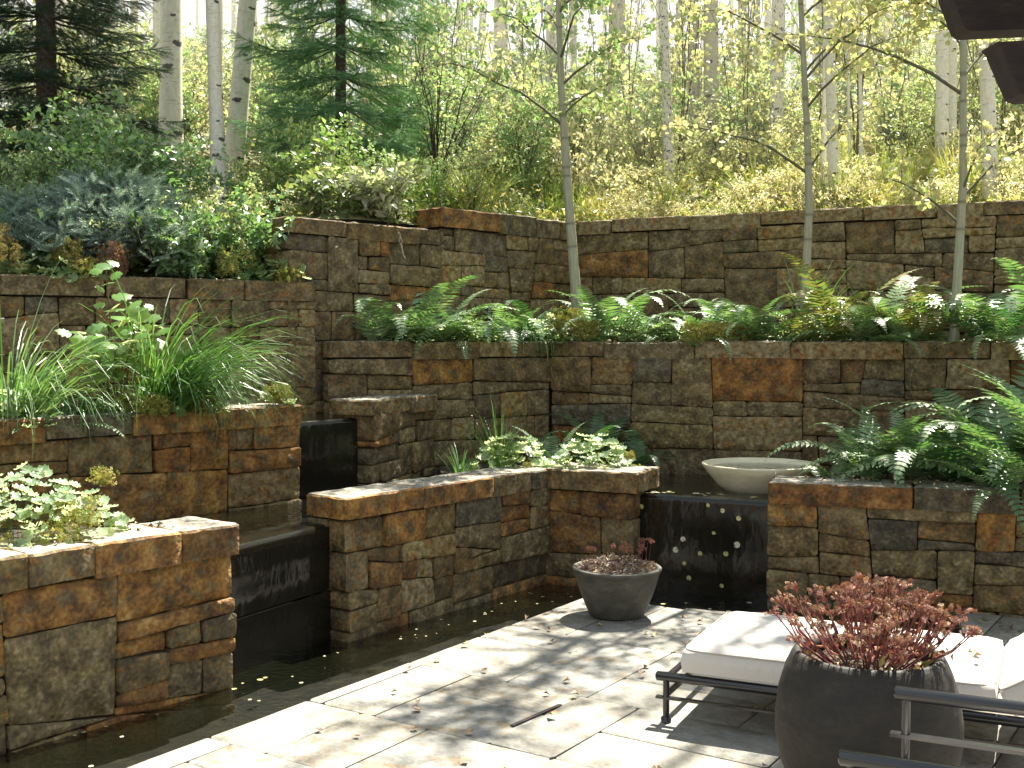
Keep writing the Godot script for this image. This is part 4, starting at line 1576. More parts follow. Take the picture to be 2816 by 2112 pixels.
func _plants() -> void:
	rng.seed = 515
	# ---- fern bank on the middle terrace
	var h := 1.60
	var bank := [
		[-1.06, .26, .58, 10, "green", 1.1, "leftmost fern of the long bank, above the narrow pier"],
		[-.84, .32, .66, 12, "green", .9, "tall sunlit fern with upright fronds, second from the bank's left end"],
		[-.60, .36, .58, 11, "green", 1.1, "low sunlit fern between the tall left fern and the drooping grass"],
		[-.27, .30, .60, 12, "green", 1.35, "fern with arching fronds over the inner corner of the middle wall"],
		[.0, .34, .52, 9, "green", 1.4, "small fern beside the drooping grass tuft on the wall top"],
		[.74, .52, .70, 7, "green", .55, "upright narrow fern just right of the leaning aspen's foot"],
		[.90, .50, .60, 7, "green", .7, "upright fern right of the leaning aspen, second one along"],
		[1.34, .62, .48, 8, "deep", 1.0, "dark low fern before the long top wall"],
		[1.75, .60, .54, 8, "green", .9, "bright fern between the yellow flower drift and the middle aspen"],
		[2.02, .5, .5, 9, "green", .9, "fern left against the middle slim aspen's foot"],
		[2.52, .45, .62, 11, "gold", .8, "yellowing fern right of the middle slim aspen"],
		[2.78, .42, .62, 11, "green", .8, "sunlit fern in the middle of the right-hand bank"],
		[2.98, .4, .58, 11, "gold", .9, "golden fern left of the straight slim aspen"],
		[3.08, .40, .52, 11, "gold", 1.1, "browning golden fern at the straight slim aspen's foot"],
		[3.55, .45, .6, 10, "green", .7, "tall fern right of the straight slim aspen"],
		[3.85, .3, .66, 10, "green", 1.5, "large fern spilling its fronds over the middle wall at the frame's edge"],
		[3.5, .22, .6, 9, "deep", 1.6, "dark fern hanging over the middle wall, right of the straight aspen"],
	]
	bank.append_array([
		[-.45, .3, .42, 9, "green", 1.2, "short bright fern just left of the wall's inner corner"],
		[.2, .5, .5, 8, "deep", .9, "dark fern behind the drooping grass at the inner corner"],
		[1.14, .34, .46, 9, "green", 1.1, "short sunlit fern right of the two upright ferns"],
		[1.5, .3, .44, 9, "green", 1.2, "short fern left of the pale yellow flower drift"],
		[1.86, .32, .46, 9, "green", 1.2, "bright fern right of the pale yellow flower drift"],
		[2.26, .3, .46, 9, "gold", 1.2, "low yellowing fern at the middle slim aspen's right foot"],
		[2.64, .26, .44, 9, "green", 1.3, "short fern at the wall's edge below the yellowing fern"],
		[2.9, .22, .42, 9, "green", 1.3, "short fern at the wall's edge below the golden fern"],
	])
	for f in bank:
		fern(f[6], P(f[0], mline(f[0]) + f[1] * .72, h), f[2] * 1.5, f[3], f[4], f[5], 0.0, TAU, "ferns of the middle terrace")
	# ---- big ferns right of the dish
	var big := [
		[2.16, 7.62, .42, 9, "green", 1.2, "small sunlit fern at the dish's right side"],
		[2.44, 7.72, .78, 11, "green", .75, "tall fern with upright fronds right of the dish"],
		[2.66, 7.62, .84, 12, "green", .9, "big fern in the middle of the right-hand bed"],
		[2.93, 7.45, .86, 11, "deep", 1.1, "large dark fern with sunlit arching tips in the right-hand bed"],
		[3.16, 7.3, 1.15, 13, "green", 1.1, "largest fern with broad white-lit fronds at the frame's edge"],
		[2.62, 8.0, .7, 9, "deep", 1.0, "shaded fern against the middle wall in the right-hand bed"],
		[3.05, 7.05, .5, 9, "green", 1.3, "low fern leaning over the right-hand wall's coping"],
		[3.42, 7.0, 1.2, 12, "green", 1.0, "tall fern at the near end of the right-hand bed"],
	]
	for f in big:
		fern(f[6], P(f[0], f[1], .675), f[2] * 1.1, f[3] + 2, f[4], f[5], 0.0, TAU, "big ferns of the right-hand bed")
	fern("tallest upright fern at the frame's right edge, before the middle wall", P(3.38, 7.6, .675), 1.35, 13, "green", .7, 0.0, TAU, "big ferns of the right-hand bed")
	fern("bright fern cascading from the middle wall's top at the frame's right edge", P(3.6, mline(3.6) + .12, 1.62), .95, 14, "green", 1.5, 0.0, TAU, "ferns of the middle terrace")
	fern("fern low at the frame's left edge on the second tier", P(-2.62, 6.34, 1.14), .5, 11, "green", 1.2, 0.0, TAU)
	fern("fern just past the frame's right edge, behind the low right-hand wall", P(3.95, 6.95, .675), .9, 11, "green", 1.0, 0.0, TAU, "big ferns of the right-hand bed")
	fern("fern past the frame's right edge, against the middle wall", P(4.3, 7.25, .675), .8, 10, "deep", 1.0, 0.0, TAU, "big ferns of the right-hand bed")
	# ---- ferns behind the L-shaped wall
	for f in [[.32, 8.72, .52, 9, "green", .9, "fern with sunlit tips behind the L-shaped wall"], [.62, 8.9, .6, 9, "deep", .9, "dark shaded fern at the foot of the middle wall corner"],
			[.98, 8.85, .55, 9, "deep", 1.1, "deep green fern beside the dish pool's left edge"], [.68, 9.05, .7, 7, "deep", .5, "dim upright fern standing against the shaded middle wall"]]:
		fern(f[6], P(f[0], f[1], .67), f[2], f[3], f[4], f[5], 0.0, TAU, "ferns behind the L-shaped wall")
	# ---- lady's mantle
	var g := [Color(.09, .17, .06), Color(.12, .21, .08), Color(.17, .25, .11), Color(.07, .14, .05)]
	var gb := [Color(.11, .19, .11), Color(.14, .22, .14), Color(.08, .15, .08), Color(.18, .25, .16)]
	mantle("blue-green lobed-leaf mound with yellow-green froth behind the foreground wall", P(-2.32, 5.30, .66), .52, .38, .38, 240, [[.34, .22, .1, .13, 130], [.28, .12, .22, .12, 120], [.05, .09, .30, .10, 60], [.40, .36, -.05, .07, 50], [-.25, .06, .34, .1, 60]], gb, .9)
	mantle("second lobed-leaf mound, hugging the frame's left edge behind the foreground wall", P(-2.72, 4.72, .66), .36, .3, 1.25 * .27, 90, [[.1, .08, .25, .12, 110]], gb, 1.1)
	mantle("dark glossy mound of round leaves behind the L-shaped wall's long arm", P(-.02, 8.33, .66), .34, .26, 1.25 * .24, 95, [[.12, .1, .2, .06, 40]], g, .95)
	mantle("bright sunlit mound of round leaves on the L-shaped wall's corner", P(.56, 8.22, .66), .33, .2, 1.25 * .25, 110, [[.28, .18, .05, .05, 60], [.33, .08, .08, .05, 40]], gb, .95)
	mantle("dark round-leaved mound right of the drooping grass on the fern bank", P(.28, mline(.28) + .32, h), .22, .2, 1.25 * .22, 60, [], g, .9)
	mantle("froth-flowered mound of yellow-green blooms left of the leaning aspen's foot", P(.50, mline(.5) + .2, h), .26, .2, 1.25 * .24, 60, [[-.05, .24, .1, .18, 420], [.12, .16, .16, .15, 260]], g, .9)
	mantle("glossy round-leaved mound right of the leaning aspen, under the two upright ferns", P(.98, mline(.98) + .36, h), .30, .2, 1.25 * .2, 130, [], g, .9)
	mantle("low round-leaved mound in the middle of the fern bank", P(1.32, mline(1.32) + .34, h), .28, .2, 1.25 * .2, 80, [], g, .9)
	mantle("pale yellow flower drift spilling along the wall top above the dish", P(1.62, mline(1.62) + .16, h), .24, .14, 1.25 * .12, 40, [[-.14, .13, .06, .15, 380], [.14, .12, .06, .15, 380], [0, .15, .08, .12, 220]], g, .8)
	mantle("round-leaved mound left of the middle slim aspen's foot", P(1.92, mline(1.92) + .3, h), .26, .17, 1.25 * .2, 120, [], g, .9)
	mantle("round-leaved mound right of the middle slim aspen's foot", P(2.34, mline(2.34) + .3, h), .28, .18, 1.25 * .2, 120, [], g, .9)
	mantle("dark low leaf mound under the golden ferns", P(2.75, mline(2.75) + .28, h), .26, .15, 1.25 * .18, 90, [], g, .9)
	mantle("leafy mound filling the bank between the left ferns and the drooping grass", P(-.42, mline(-.42) + .26, h), .3, .2, .26, 100, [], g, .9)
	mantle("glinting leafy mound at the bank's left end, before the tall fern", P(-.9, mline(-.9) + .2, h), .26, .16, .24, 90, [], g, .9)
	mantle("leafy mound at the straight slim aspen's foot", P(3.0, mline(3.0) + .26, h), .3, .16, .2, 90, [], g, .9)
	mantle("yellow-flowered mound on the second-tier wall below the hydrangea", P(-2.19, 6.78, 1.2), .22, .14, 1.25 * .12, 40, [[.1, .08, .1, .1, 220], [-.06, .1, .08, .09, 150]], g, .9)
	mantle("mound of yellow-green flowers under the arching grass, middle one", P(-1.95, 7.03, 1.2), .2, .13, 1.25 * .1, 30, [[.05, .07, .06, .13, 330], [-.1, .05, .05, .1, 200]], g, .8)
	mantle("pale flower tuft at the right end of the second-tier wall", P(-1.57, 7.48, 1.22), .12, .1, 1.25 * .1, 18, [[.04, .1, .03, .1, 260]], g, .8)
	mantle("leafy mound at the frame's edge on the second-tier wall", P(-2.85, 6.2, 1.14), .32, .2, 1.25 * .2, 70, [], g, 1.0)
	mantle("rust and yellow flower mound at the wall end below the green shrubs", P(-1.75, 8.52, 2.05), .3, .16, 1.25 * .16, 60, [[.1, .1, .1, .12, 120]], g, .9)
	mantle("green lobed ground-cover mound below the blue spruce, at the wall edge", P(-3.25, 7.85, 2.04), .45, .18, 1.25 * .16, 90, [[.35, .12, .05, .12, 120], [-.1, .1, .05, .1, 90]], g, 1.0)
	# ---- flower plumes on the upper left wall
	for q in [[-3.42, 7.72, .34, "tan-yellow flower plume at the frame's left edge, above the shaded wall", [Color(.30, .27, .10), Color(.34, .24, .10)]],
			[-3.06, 7.86, .26, "olive-yellow flower plume left of the pink one", [Color(.24, .23, .07), Color(.28, .24, .08)]],
			[-2.78, 7.95, .24, "pinkish-brown flower plume on the wall edge below the blue spruce", [Color(.36, .20, .13), Color(.30, .17, .1)]],
			[-2.02, 8.42, .3, "pale yellow-green flower plume at the right foot of the green shrub", [Color(.34, .36, .12), Color(.28, .32, .10)]]]:
		var t := thing("flower_plume", q[3], "flower", P(q[0], q[1], 2.06), 0, "flower plumes on the wall edge")
		var st := begin()
		var w := []
		var tc := []
		for k in 9:
			var tip := Vector3(rr(-.13, .13), q[2] * rr(.6, 1.1), rr(-.08, .14))
			tube(st, [Vector3(tip.x * .2, 0, 0), tip * Vector3(.6, .6, .6), tip], [.002, .0018, .001], 3, Color(.1, .11, .03), false)
			for i in 34:
				w.append(Transform3D(any_basis(0).scaled(Vector3.ONE * rr(.7, 1.5)), tip + Vector3(rr(-1, 1) * .04, rr(-.1, .03), rr(-1, 1) * .04)))
				tc.append(rc(q[4], .25))
		part("stems", done(st), mats.twig, t)
		many("plume", froth(), mats.flower, w, tc, t)
	# ---- grasses
	var gg := [Color(.08, .20, .05), Color(.12, .25, .07), Color(.06, .15, .04), Color(.17, .28, .10)]
	grass_clump("great arching grass clump spilling right over the second-tier wall", P(-2.14, 6.95, 1.14), 460, 1.0, .0046, Vector3(1.15, .35, .3), gg, 1.15, .12)
	grass_clump("pale arching grass clump at the frame's left edge on the second tier", P(-2.8, 6.35, 1.14), 380, .85, .0042, Vector3(.15, .15, .2), [Color(.16, .26, .11), Color(.22, .31, .15), Color(.10, .2, .07)], 1.1, .16)
	grass_clump("fine grass tuft between the pale clump and the hydrangea", P(-2.5, 6.6, 1.14), 130, .5, .0036, Vector3(.3, .1, .25), gg, 1.2, .1)
	grass_clump("grass tuft drooping over the middle wall at the inner corner", P(.1, mline(.1) + .28, h), 110, .58, .004, Vector3(.35, .0, .5), gg, 1.5, .06)
	grass_clump("small spiky grass tuft at the left end behind the L-shaped wall", P(-.36, 7.93, .67), 22, .26, .005, Vector3(-.1, .3, .1), gg, .5, .03)
	grass_clump("thin tall grass against the shaded middle wall, behind the spiky tuft", P(-.1, 8.5, .67), 40, .5, .004, Vector3(-.1, .3, 0), gg, .5, .06)
	grass_clump("tall iris-like grass beside the golden ferns", P(2.86, mline(2.86) + .55, h), 40, .6, .006, Vector3(.1, .3, .1), [Color(.08, .17, .04), Color(.16, .20, .06)], .8, .06)
	grass_clump("tall grass blades right of the middle slim aspen", P(2.40, mline(2.4) + .6, h), 34, .66, .006, Vector3(.1, .4, .1), gg, .8, .06)
	# ---- oakleaf hydrangea on the second tier
	var hy := thing("hydrangea", "leafy hydrangea with big lobed leaves standing between two grass clumps", "shrub", P(-2.36, 6.80, 1.2))
	var hs := begin()
	var lob := [leaf_lobed(.15, .16), leaf_lobed(.13, .15), leaf_lobed(.17, .15)]
	var hm := []
	for c in [Color(.06, .15, .035), Color(.09, .20, .045), Color(.05, .12, .04), Color(.10, .17, .07)]:
		var m: StandardMaterial3D = mats.gloss.duplicate()
		m.vertex_color_use_as_albedo = false
		m.albedo_color = Color(c).linear_to_srgb()
		hm.append(m)
	for k in 12:
		var tip := Vector3(rr(-.26, .28), rr(.34, .70), rr(-.10, .22))
		if k == 0:
			tip = Vector3(-.04, .92, .05)
		var pts := [Vector3(tip.x * .2, 0, 0), tip * .5 + Vector3(0, .05, 0), tip]
		tube(hs, pts, [.006, .005, .003], 5, Color(.10, .07, .04), false)
		for i in 12:
			var p: Vector3 = pts[1].lerp(pts[2], float(i) / 10) if i < 10 else tip
			var a := i * 2.4 + rr(-.4, .4)
			var b := along(Vector3(cos(a), rr(-.2, .55), sin(a)), Vector3(rr(-.4, .4), rr(.4, 1), rr(.2, 1.1)))
			var s := rr(.42, .85)
			part("leaf", lob[rng.randi() % 3], hm[rng.randi() % 4], hy, Transform3D(b.scaled(Vector3.ONE * s), p + Vector3(cos(a), 0, sin(a)) * .02))
	part("stems", done(hs), mats.twig, hy)
	# ---- potted plants
	sedum("rust-brown sedum with many faded flower heads in the dark urn", P(1.245, 3.95, .53), .35, .28, 100)
	var t := thing("sedum_plant", "low dried pinkish stonecrop filling the bowl planter", "plant", P(.635, 6.86, .275))
	var w := []
	var tc := []
	for k in 900:
		var a := rr(0, TAU)
		var q := sqrt(rng.randf()) * .235
		w.append(Transform3D(any_basis(.5).scaled(Vector3.ONE * rr(.5, 1.1)), Vector3(cos(a) * q, rr(.0, .075) * (1.1 - q * 2.6), sin(a) * q)))
		tc.append(rc([Color(.20, .11, .09), Color(.28, .20, .15), Color(.14, .07, .06), Color(.42, .38, .32), Color(.25, .22, .12)], .3))
	many("leaves", leaf_diamond(.04, .013, .3), mats.dry, w, tc, t)
	var st := begin()
	w = []
	tc = []
	for k in 15:
		var x: float = [-.16, .05, .12, .19, .0][k % 5] + rr(-.05, .05)
		var z := rr(-.14, .06)
		var y := rr(.10, .17)
		tube(st, [Vector3(x * .9, .01, z), Vector3(x, y, z)], [.0014, .001], 3, Color(.18, .07, .05), false)
		for i in 4:
			w.append(Transform3D(any_basis(.5).scaled(Vector3.ONE * 1.1), Vector3(x + rr(-.012, .012), y, z + rr(-.01, .01))))
			tc.append(rc([Color(.34, .15, .09), Color(.26, .11, .08)], .2))
	part("stems", done(st), mats.twig, t)
	many("flower_heads", froth(), mats.dry, w, tc, t)
	# ---- bleached vine on the upper wall
	var v := thing("dead_vine", "bleached dead vine hanging down the top wall's left section", "vine", P(-.92, 9.22, 2.56))
	var vs := begin()
	for k in 3:
		var pts := []
		var rad := []
		for i in 6:
			pts.append(Vector3(rr(-.02, .02) + .012 * i, -.045 * i - rr(0, .012), .05 + rr(-.015, .02)))
			rad.append(rr(.002, .006))
		tube(vs, pts, rad, 4, Color(.22, .19, .14), false)
	part("stems", done(vs), mats.twig, v)

# ---------------------------------------------------------------- the wood above the walls
func _wood() -> void:
	rng.seed = 808
	var round_leaf := leaf_round(.026, 6, .03, .15, 1)
	var oval := leaf_diamond(.06, .034, .2)
	var oval_big := leaf_diamond(.085, .05, .22)
	var ycol := [Color(.48, .50, .24), Color(.56, .54, .28), Color(.38, .46, .20), Color(.58, .52, .30)]
	var gcol := [Color(.22, .36, .14), Color(.29, .42, .18), Color(.37, .46, .21), Color(.45, .48, .24)]
	# the three slim aspens on the middle terrace
	var limbs := func(seeded: Array, top: float, n: int) -> Array:
		var out := seeded.duplicate()
		for k in n:
			var y := lerpf(1.9, top, float(k) / n) + rr(-.15, .15)
			out.append([y, rr(0, TAU), rr(.7, 1.25) * (1.15 - .65 * y / top), rr(.3, .9)])
		return out
	young_aspen("slim young aspen leaning left, foot at the inner corner of the walls", [P(.60, 9.9, 1.56), P(.55, 9.9, 2.13), P(.478, 9.9, 3.02), P(.426, 9.9, 3.82), P(.398, 9.92, 4.62), P(.37, 9.95, 6.4), P(.34, 10.0, 8.6)], .056, limbs.call([[2.55, PI + .3, 1.0, .75], [1.95, PI - .2, 1.3, .55], [2.95, .2, 1.1, .6], [2.3, .5, .9, .5]], 6.9, 20), round_leaf, gcol, 2400)
	young_aspen("slim young aspen with two forking limbs, in the middle of the right terrace", [P(2.36, 9.22, 1.56), P(2.355, 9.22, 1.8), P(2.40, 9.25, 2.74), P(2.38, 9.25, 3.30), P(2.313, 9.25, 4.43), P(2.2, 9.28, 6.5), P(2.1, 9.3, 8.9)], .046, limbs.call([[1.45, PI + .1, 1.25, .5], [1.48, -.2, .8, 1.2], [2.2, .3, 1.0, .9], [2.4, PI, 1.1, .5]], 7.2, 24), round_leaf, ycol, 2700)
	young_aspen("straight slim young aspen nearest the roof edge, right end of the fern bank", [P(3.24, 8.40, 1.56), P(3.258, 8.4, 1.75), P(3.305, 8.4, 2.83), P(3.29, 8.4, 3.93), P(3.28, 8.42, 6.0), P(3.22, 8.45, 8.2)], .044, limbs.call([[.95, PI + .2, .8, .7], [1.15, -.1, .9, .8], [1.9, PI + .1, 1.5, .45], [1.2, PI * .5, .6, .9]], 6.4, 22), round_leaf, ycol, 2700)

	# big aspens that one can tell apart: [x, depth, radius, height, lean, dark bark, label]
	var tall := [
		[-3.66, 12.3, .125, 11.0, Vector2(.015, 0), 0, "thick white aspen trunk left of the pair, rising from the green shrubs"],
		[-2.70, 10.6, .072, 10.0, Vector2(-.028, 0), 0, "slender white aspen trunk, nearest of the three on the left"],
		[-2.95, 12.0, .108, 10.5, Vector2(.10, 0), 0, "white aspen trunk leaning right behind the slender one"],
		[1.86, 13.4, .062, 10.5, Vector2(-.045, 0), 1, "aspen with black banded scars right of the leaning young aspen"],
		[3.33, 14.5, .095, 11.5, Vector2(0.01, 0), 1, "thick dark-scarred aspen trunk left of the middle slim aspen"],
		[3.03, 10.7, .053, 9.5, Vector2(-.045, 0), 0, "pale aspen just behind the top wall, right of the middle slim aspen"],
		[2.95, 10.9, .03, 8.0, Vector2(.015, 0), 0, "thin twin stem left of the pale aspen behind the top wall"],
		[4.50, 12.0, .07, 10.0, Vector2(-.01, 0), 0, "spotted aspen trunk left of the straight slim aspen"],
		[4.72, 12.3, .045, 9.0, Vector2(.0, 0), 0, "thin aspen trunk close behind the spotted one"],
		[4.28, 10.2, .068, 9.5, Vector2(-.055, 0), 0, "pale aspen trunk behind the top wall under the roof edge"],
		[3.78, 12.4, .022, 7.0, Vector2(-.02, 0), 0, "twiggy sapling left of the spotted aspen"],
		[3.72, 12.6, .018, 6.5, Vector2(-.03, 0), 0, "second twiggy sapling beside the first"],
		[-4.3, 14.0, .09, 10.0, Vector2(.01, 0), 0, "white aspen trunk glimpsed through the dark spruce"],
	]
	for a in tall:
		var t := thing("aspen_tree", a[6], "tree", P(a[0], a[1], hill(a[0], a[1])), 0, "")
		part("trunk", trunk_mesh(a[3], a[2], a[4], .03), mats.bark_dark if a[5] else mats.bark, t, Transform3D(Basis(Vector3.UP, rr(0, .6)) if a[4] == Vector2.ZERO else Basis.IDENTITY, Vector3.ZERO))
		crown_into(t, a[3], 1.0, a[3] * .7, 96, round_leaf, ycol)
	# the far wood: many white stems
	var protos := []
	for k in 5:
		var t := thing("aspen_tree", "white aspen stem in the far wood up the slope", "tree", Vector3.ZERO, 0, "white aspen stems of the far wood")
		part("trunk", trunk_mesh(13.0, [.13, .10, .07, .09, .055][k], Vector2(rr(-.02, .02), 0), .10, 10), mats.bark_dark_far if k == 3 else mats.bark_far, t)
		crown_into(t, 13.0, 1.5, 8.5, 112, oval, ycol)
		protos.append([t, false])
	for k in 96:
		var d := 16.0 + pow(rng.randf(), .9) * 30.0
		var x := rr(-.46, .52) * d
		if k % 3 == 0:
			x = rr(-.05, .48) * d
		var q: Array = protos[k % 5]
		var s := rr(.65, 1.25)
		var at := P(x, d, hill(x, d))
		if not q[1]:
			q[1] = true
			q[0].transform = Transform3D(Basis(Vector3.UP, rr(0, TAU)).scaled_local(Vector3(s, 1, s)), at)
		else:
			dup(q[0], "aspen_tree", at, rr(0, TAU), Vector3(s, rr(.85, 1.1), s))
	# fog box added to brighten the far stems, standing in for lens glare
	var fog := FogVolume.new()
	fog.name = "glare_fog"
	fog.shape = RenderingServer.FOG_VOLUME_SHAPE_BOX
	fog.size = Vector3(60, 14, 38)
	var fm := FogMaterial.new()
	fm.albedo = Color(.98, .98, .95)
	fm.density = .017
	fog.material = fm
	fog.position = P(2, 30.8, 7.5)
	fog.set_meta("kind", "stuff")
	add_child(fog, true)
	# conifers
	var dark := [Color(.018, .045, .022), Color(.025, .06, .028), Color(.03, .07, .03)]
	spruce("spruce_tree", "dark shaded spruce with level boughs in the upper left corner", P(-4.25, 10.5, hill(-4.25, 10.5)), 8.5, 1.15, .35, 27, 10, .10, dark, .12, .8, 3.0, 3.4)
	spruce("spruce_tree", "open green spruce with drooping boughs right of the white trunks", P(-1.70, 11.4, hill(-1.70, 11.4)), 7.5, 1.1, .45, 23, 8, .06, [Color(.12, .27, .12), Color(.16, .33, .15), Color(.09, .21, .09)], .34, .6, 3.2, 3.4)
	spruce("blue_spruce", "low blue-grey spruce with spreading boughs above the shaded left wall", P(-2.95, 8.5, 2.1), .74, .78, .06, 11, 12, .03, [Color(.22, .31, .28), Color(.29, .38, .35), Color(.16, .24, .22)], -.75, .6, 99.0, 1.05)
	spruce("blue_spruce", "small blue-grey spruce at the left edge behind the low one", P(-3.5, 8.35, 2.1), .6, .7, .1, 10, 10, .03, [Color(.20, .29, .25), Color(.26, .36, .32), Color(.15, .23, .2)], -.6, .7, 99.0, 1.0)
	# green shrubs above the left walls
	var sg := [Color(.17, .29, .14), Color(.22, .34, .17), Color(.13, .24, .11), Color(.29, .38, .22)]
	var bark := Color(.09, .07, .05)
	shrub("leafy_shrub", "tall leafy green shrub below the white aspen trunks", P(-3.05, 9.1, hill(-3.05, 9.1)), 1.15, .95, 19, 5200, oval, mats.gloss, sg, bark, "", .7, .15)
	shrub("leafy_shrub", "green shrub with glinting leaves in front of the nearest white trunk", P(-2.5, 8.85, 2.12), 0.8, .68, 15, 3000, oval, mats.gloss, sg, bark, "", .7, .1)
	shrub("leafy_shrub", "rounded green shrub at the stone wall's rounded end", P(-2.05, 8.75, 2.1), .62, .5, 14, 2200, oval, mats.gloss, sg, bark, "", .7, .05)
	shrub("leafy_shrub", "feathery sunlit green shrub at the frame's left edge", P(-3.72, 8.75, 2.2), 1.2, .6, 12, 2000, leaf_diamond(.06, .016, .2), mats.gloss, [Color(.12, .20, .10), Color(.16, .24, .13), Color(.08, .15, .06)], bark, "", .9, .3)
	shrub("leafy_shrub", "shadowy green shrub between the dark spruce and the tall shrub", P(-3.9, 9.8, hill(-3.9, 9.8)), 0.8, .9, 13, 2000, oval, mats.gloss, sg, bark, "", .7, .1)
	shrub("leafy_shrub", "small pale-green shrub overlapping the blue spruce's right side", P(-2.4, 8.3, 2.08), .62, .42, 13, 1500, oval, mats.gloss, sg, bark, "", .7, .05)
	shrub("leafy_shrub", "small leafy shrub between the two blue spruces", P(-3.35, 8.05, 2.08), .48, .35, 11, 900, oval, mats.gloss, sg, bark, "", .7, .05)
	shrub("leafy_shrub", "low green shrub under the open spruce", P(-1.75, 9.9, hill(-1.75, 9.9)), .9, .7, 13, 1900, oval, mats.gloss, gcol, bark, "", .6, .05)
	shrub("pale_shrub", "pale white-leaved sunlit shrub above the top wall's left section", P(-1.12, 9.42, hill(-1.12, 9.42)), .5, .44, 16, 1300, oval_big, mats.soft, [Color(.5, .5, .38), Color(.58, .57, .46), Color(.36, .4, .24)], bark, "", 1.2, .2)
	shrub("pale_shrub", "smaller pale-leaved shrub left of the white one", P(-1.58, 9.2, hill(-1.58, 9.2)), .4, .3, 9, 380, oval_big, mats.soft, [Color(.22, .27, .13), Color(.3, .34, .2)], bark, "", .9, .2)
	# brush under the aspens: a few kinds, set out many times
	var kinds := []
	var defs := [
		[1.9, .75, 12, 1500, oval, [Color(.33, .45, .20), Color(.41, .49, .23), Color(.50, .51, .26)], "yellow-green brush shrub on the wooded slope"],
		[1.5, .7, 12, 1350, oval, [Color(.47, .48, .25), Color(.55, .51, .29), Color(.38, .46, .21)], "yellowing brush shrub on the wooded slope"],
		[2.3, .7, 10, 1100, round_leaf, [Color(.38, .47, .22), Color(.47, .51, .25), Color(.54, .52, .30)], "tall thin-leaved brush shrub on the wooded slope"],
		[1.0, .6, 14, 1150, oval, [Color(.64, .58, .36), Color(.72, .68, .50), Color(.54, .53, .29)], "golden low brush shrub on the wooded slope"],
		[1.3, .65, 13, 1400, oval, [Color(.22, .36, .14), Color(.29, .42, .18), Color(.36, .46, .21)], "green brush shrub on the wooded slope"],
	]
	for d in defs:
		kinds.append([shrub("brush_shrub", d[6], Vector3.ZERO, d[0], d[1], d[2], d[3], d[4], mats.leaf, d[5], Color(.07, .055, .04), d[6].replace("shrub", "shrubs"), .4, .12), false, "brush_shrub"])
	var saps := []
	for q in [["thin yellow-leaved aspen sapling rising above the brush", ycol], ["thin green-leaved aspen sapling rising above the brush", gcol]]:
		saps.append([shrub("aspen_sapling", q[0], Vector3.ZERO, 4.3, .85, 3, 420, round_leaf, mats.leaf, q[1], Color(.10, .09, .06), q[0].replace("sapling rising", "saplings rising"), .3, .22, .9), false])
	for k in 62:
		var t := 3.2 + rng.randf() * 9.0
		var d0 := 10.0 + t
		var x := lerpf(-.2, .5, rng.randf()) * d0
		d0 = dline(x) + t
		var q: Array = saps[1 if x < 0 else (k % 3) / 2]
		if x < -.7 and d0 < 12.6:
			d0 += 3.0
		var s := rr(.75, 1.2)
		var at := P(x, d0, hill(x, d0) - .03)
		if not q[1]:
			q[1] = true
			q[0].transform = Transform3D(Basis(Vector3.UP, rr(0, TAU)).scaled_local(Vector3.ONE * s), at)
		else:
			dup(q[0], "aspen_sapling", at, rr(0, TAU), Vector3.ONE * s)
	var brush := []
	for k in 240:
		var t := .4 + pow(rng.randf(), 1.3) * 15.0
		var f := rng.randf()
		var d0 := 10.0 + t
		var x := lerpf(-.38, .52, f) * (d0 - 1.0)
		var kind := rng.randi() % 5
		if x > 1.0 and t < 4.0:
			kind = [1, 3, 3, 1, 0][rng.randi() % 5]
			if x > .3 and t < 1.8:
				kind = 3
		elif x < -.8:
			kind = [4, 0, 4, 2, 1][rng.randi() % 5]
		brush.append([x, dline(x) + t, kind, rr(.7, 1.15) * (.6 if t < 1.3 else 1.0)])
	for k in 16:
		var x := rr(-8.0, -3.9)
		brush.append([x, dline(x) + rr(.5, 6.0), [4, 0, 4, 2][k % 4], rr(.7, 1.1)])
	for k in 20:      # sunlit golden growth along the top wall's edge
		var x := rr(.9, 5.2)
		brush.append([x, dline(x) + rr(.45, 1.3), 3, rr(.5, .8)])
	for b in brush:
		var q: Array = kinds[b[2]]
		if b[1] < 12.6:      # keep the near brush below the trunks' clear stems
			var roof: float = (.17 if b[0] < -.7 else .15 + .06 * rng.randf()) * b[1] + 1.65 - hill(b[0], b[1])
			if b[1] - dline(b[0]) < 1.0 and b[0] > .5:
				roof = minf(roof, .38)
			b[3] = clampf(minf(b[3], roof / defs[b[2]][0]), .25, 2.0)
		var at := P(b[0], b[1], hill(b[0], b[1]) - .03)
		if not q[1]:
			q[1] = true
			q[0].transform = Transform3D(Basis(Vector3.UP, rr(0, TAU)).scaled_local(Vector3.ONE * b[3]), at)
		else:
			dup(q[0], "brush_shrub", at, rr(0, TAU), Vector3(b[3], b[3] * rr(.85, 1.15), b[3]))
	# bare dark shrub stems right of the open spruce
	shrub("bare_shrub", "dark-stemmed nearly bare shrub right of the open spruce", P(-.75, 11.4, hill(-.75, 11.4)), 2.4, .9, 12, 260, oval, mats.leaf, gcol, Color(.03, .022, .018), "", .4, .4)
	# grass and weeds along the wood's edge
	var gk := []
	for d in [[[Color(.32, .34, .10), Color(.42, .38, .16), Color(.24, .30, .08)], "yellow-green grass tuft at the wood's edge"], [[Color(.50, .42, .20), Color(.58, .50, .30), Color(.40, .34, .15)], "straw-coloured grass tuft at the wood's edge"], [[Color(.12, .19, .05), Color(.18, .23, .07)], "green grass tuft at the wood's edge"]]:
		gk.append([grass_clump(d[1], Vector3.ZERO, 120, .48, .0042, Vector3(0, .3, 0), d[0], 1.0, .18, "grass_tuft", d[1].replace("tuft", "tufts")), false])
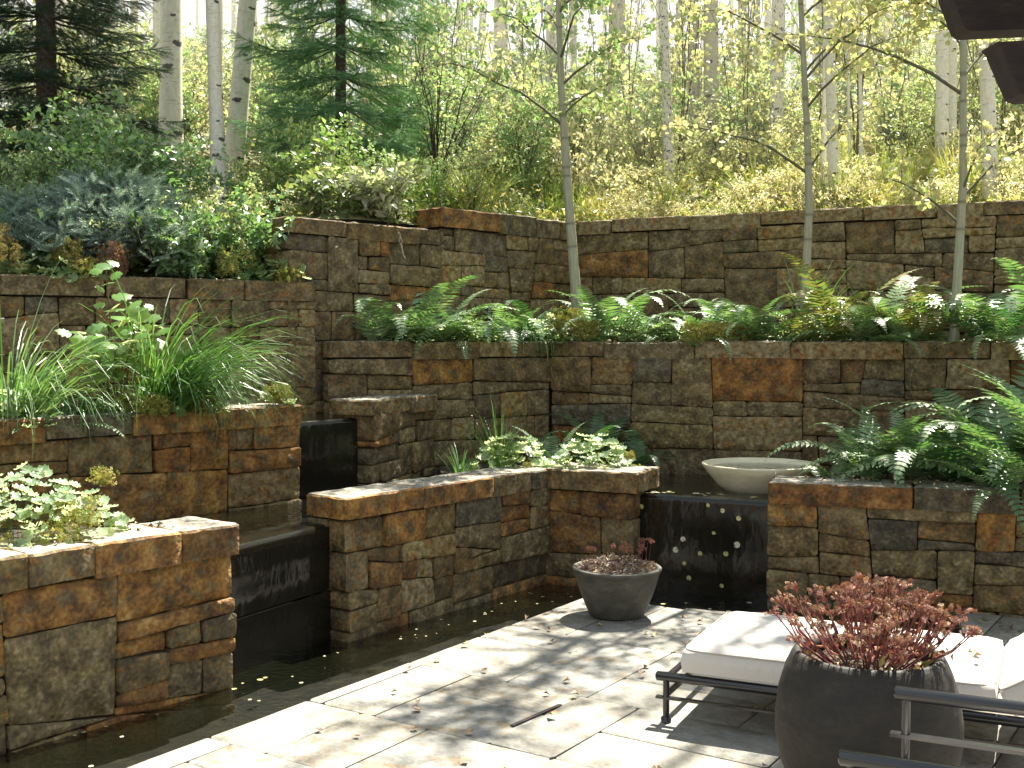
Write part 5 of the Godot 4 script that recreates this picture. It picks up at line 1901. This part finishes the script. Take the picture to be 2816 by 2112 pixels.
	for k in 180:
		var t := .12 + pow(rng.randf(), 2.0) * 8.0
		var x := rr(-1.3, 5.6) + (t * .25 * rr(-1, 1.5))
		var d0 := dline(x) + t + .2
		var q: Array = gk[[0, 1, 2, 0, 1][rng.randi() % 5] if x > .4 else [2, 0, 2][rng.randi() % 3]]
		var at := P(x, d0, hill(x, d0) - .02)
		var s := rr(.55, 1.2) * (.5 if t < .7 else 1.0)
		if not q[1]:
			q[1] = true
			q[0].transform = Transform3D(Basis(Vector3.UP, rr(0, TAU)).scaled_local(Vector3.ONE * s), at)
		else:
			dup(q[0], "grass_tuft", at, rr(0, TAU), Vector3.ONE * s)
	# low leafy cover on the slope and litter on the beds
	var w := []
	var tc := []
	for k in 42000:
		var x := rr(-6.5, 9.0)
		var t := .1 + pow(rng.randf(), 1.7) * 16.0
		var d0 := dline(x) + t + .2
		w.append(Transform3D(any_basis(.8).scaled(Vector3.ONE * rr(.6, 1.3)), P(x, d0, hill(x, d0) + .01 + absf(rng.randfn(0, .14)))))
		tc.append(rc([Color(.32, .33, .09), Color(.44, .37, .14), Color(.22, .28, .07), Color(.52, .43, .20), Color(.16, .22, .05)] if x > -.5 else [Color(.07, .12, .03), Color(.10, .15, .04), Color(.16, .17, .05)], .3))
	var cover := Node3D.new()
	cover.name = "ground_cover"
	cover.set_meta("label", "low weeds and leaf litter covering the wooded slope")
	cover.set_meta("category", "ground cover")
	cover.set_meta("kind", "stuff")
	add_child(cover, true)
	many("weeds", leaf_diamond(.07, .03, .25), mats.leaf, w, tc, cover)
	w = []
	tc = []
	var litter := [Color(.20, .12, .05), Color(.30, .22, .10), Color(.12, .07, .03), Color(.34, .28, .15)]
	for k in 2600:
		var x := rr(-1.1, 4.6)
		w.append(Transform3D(any_basis(2.5).scaled(Vector3.ONE * rr(.5, 1.1)), P(x, mline(x) + pow(rng.randf(), 1.5) * .9 + .02, 1.66 if rng.randf() < .3 else 1.60)))
		tc.append(rc(litter, .3))
	for k in 1500:
		var x := rr(2.0, 4.5)
		w.append(Transform3D(any_basis(2.5).scaled(Vector3.ONE * rr(.5, 1.1)), P(x, 7.38 - .36 * (x - 1.66) + rr(.35, 1.2), .675)))
		tc.append(rc(litter, .3))
	for k in 900:
		var f := rr(-.2, 1)
		var o := rr(.33, .6)
		w.append(Transform3D(any_basis(2.5).scaled(Vector3.ONE * rr(.5, 1.1)), P(lerpf(-2.7, -1.5, f) - .767 * o, lerpf(6.02, 7.45, f) + .642 * o, 1.14)))
		tc.append(rc(litter, .3))
	many("leaf_litter", leaf_diamond(.045, .034, .3), mats.dry, w, tc, cover)
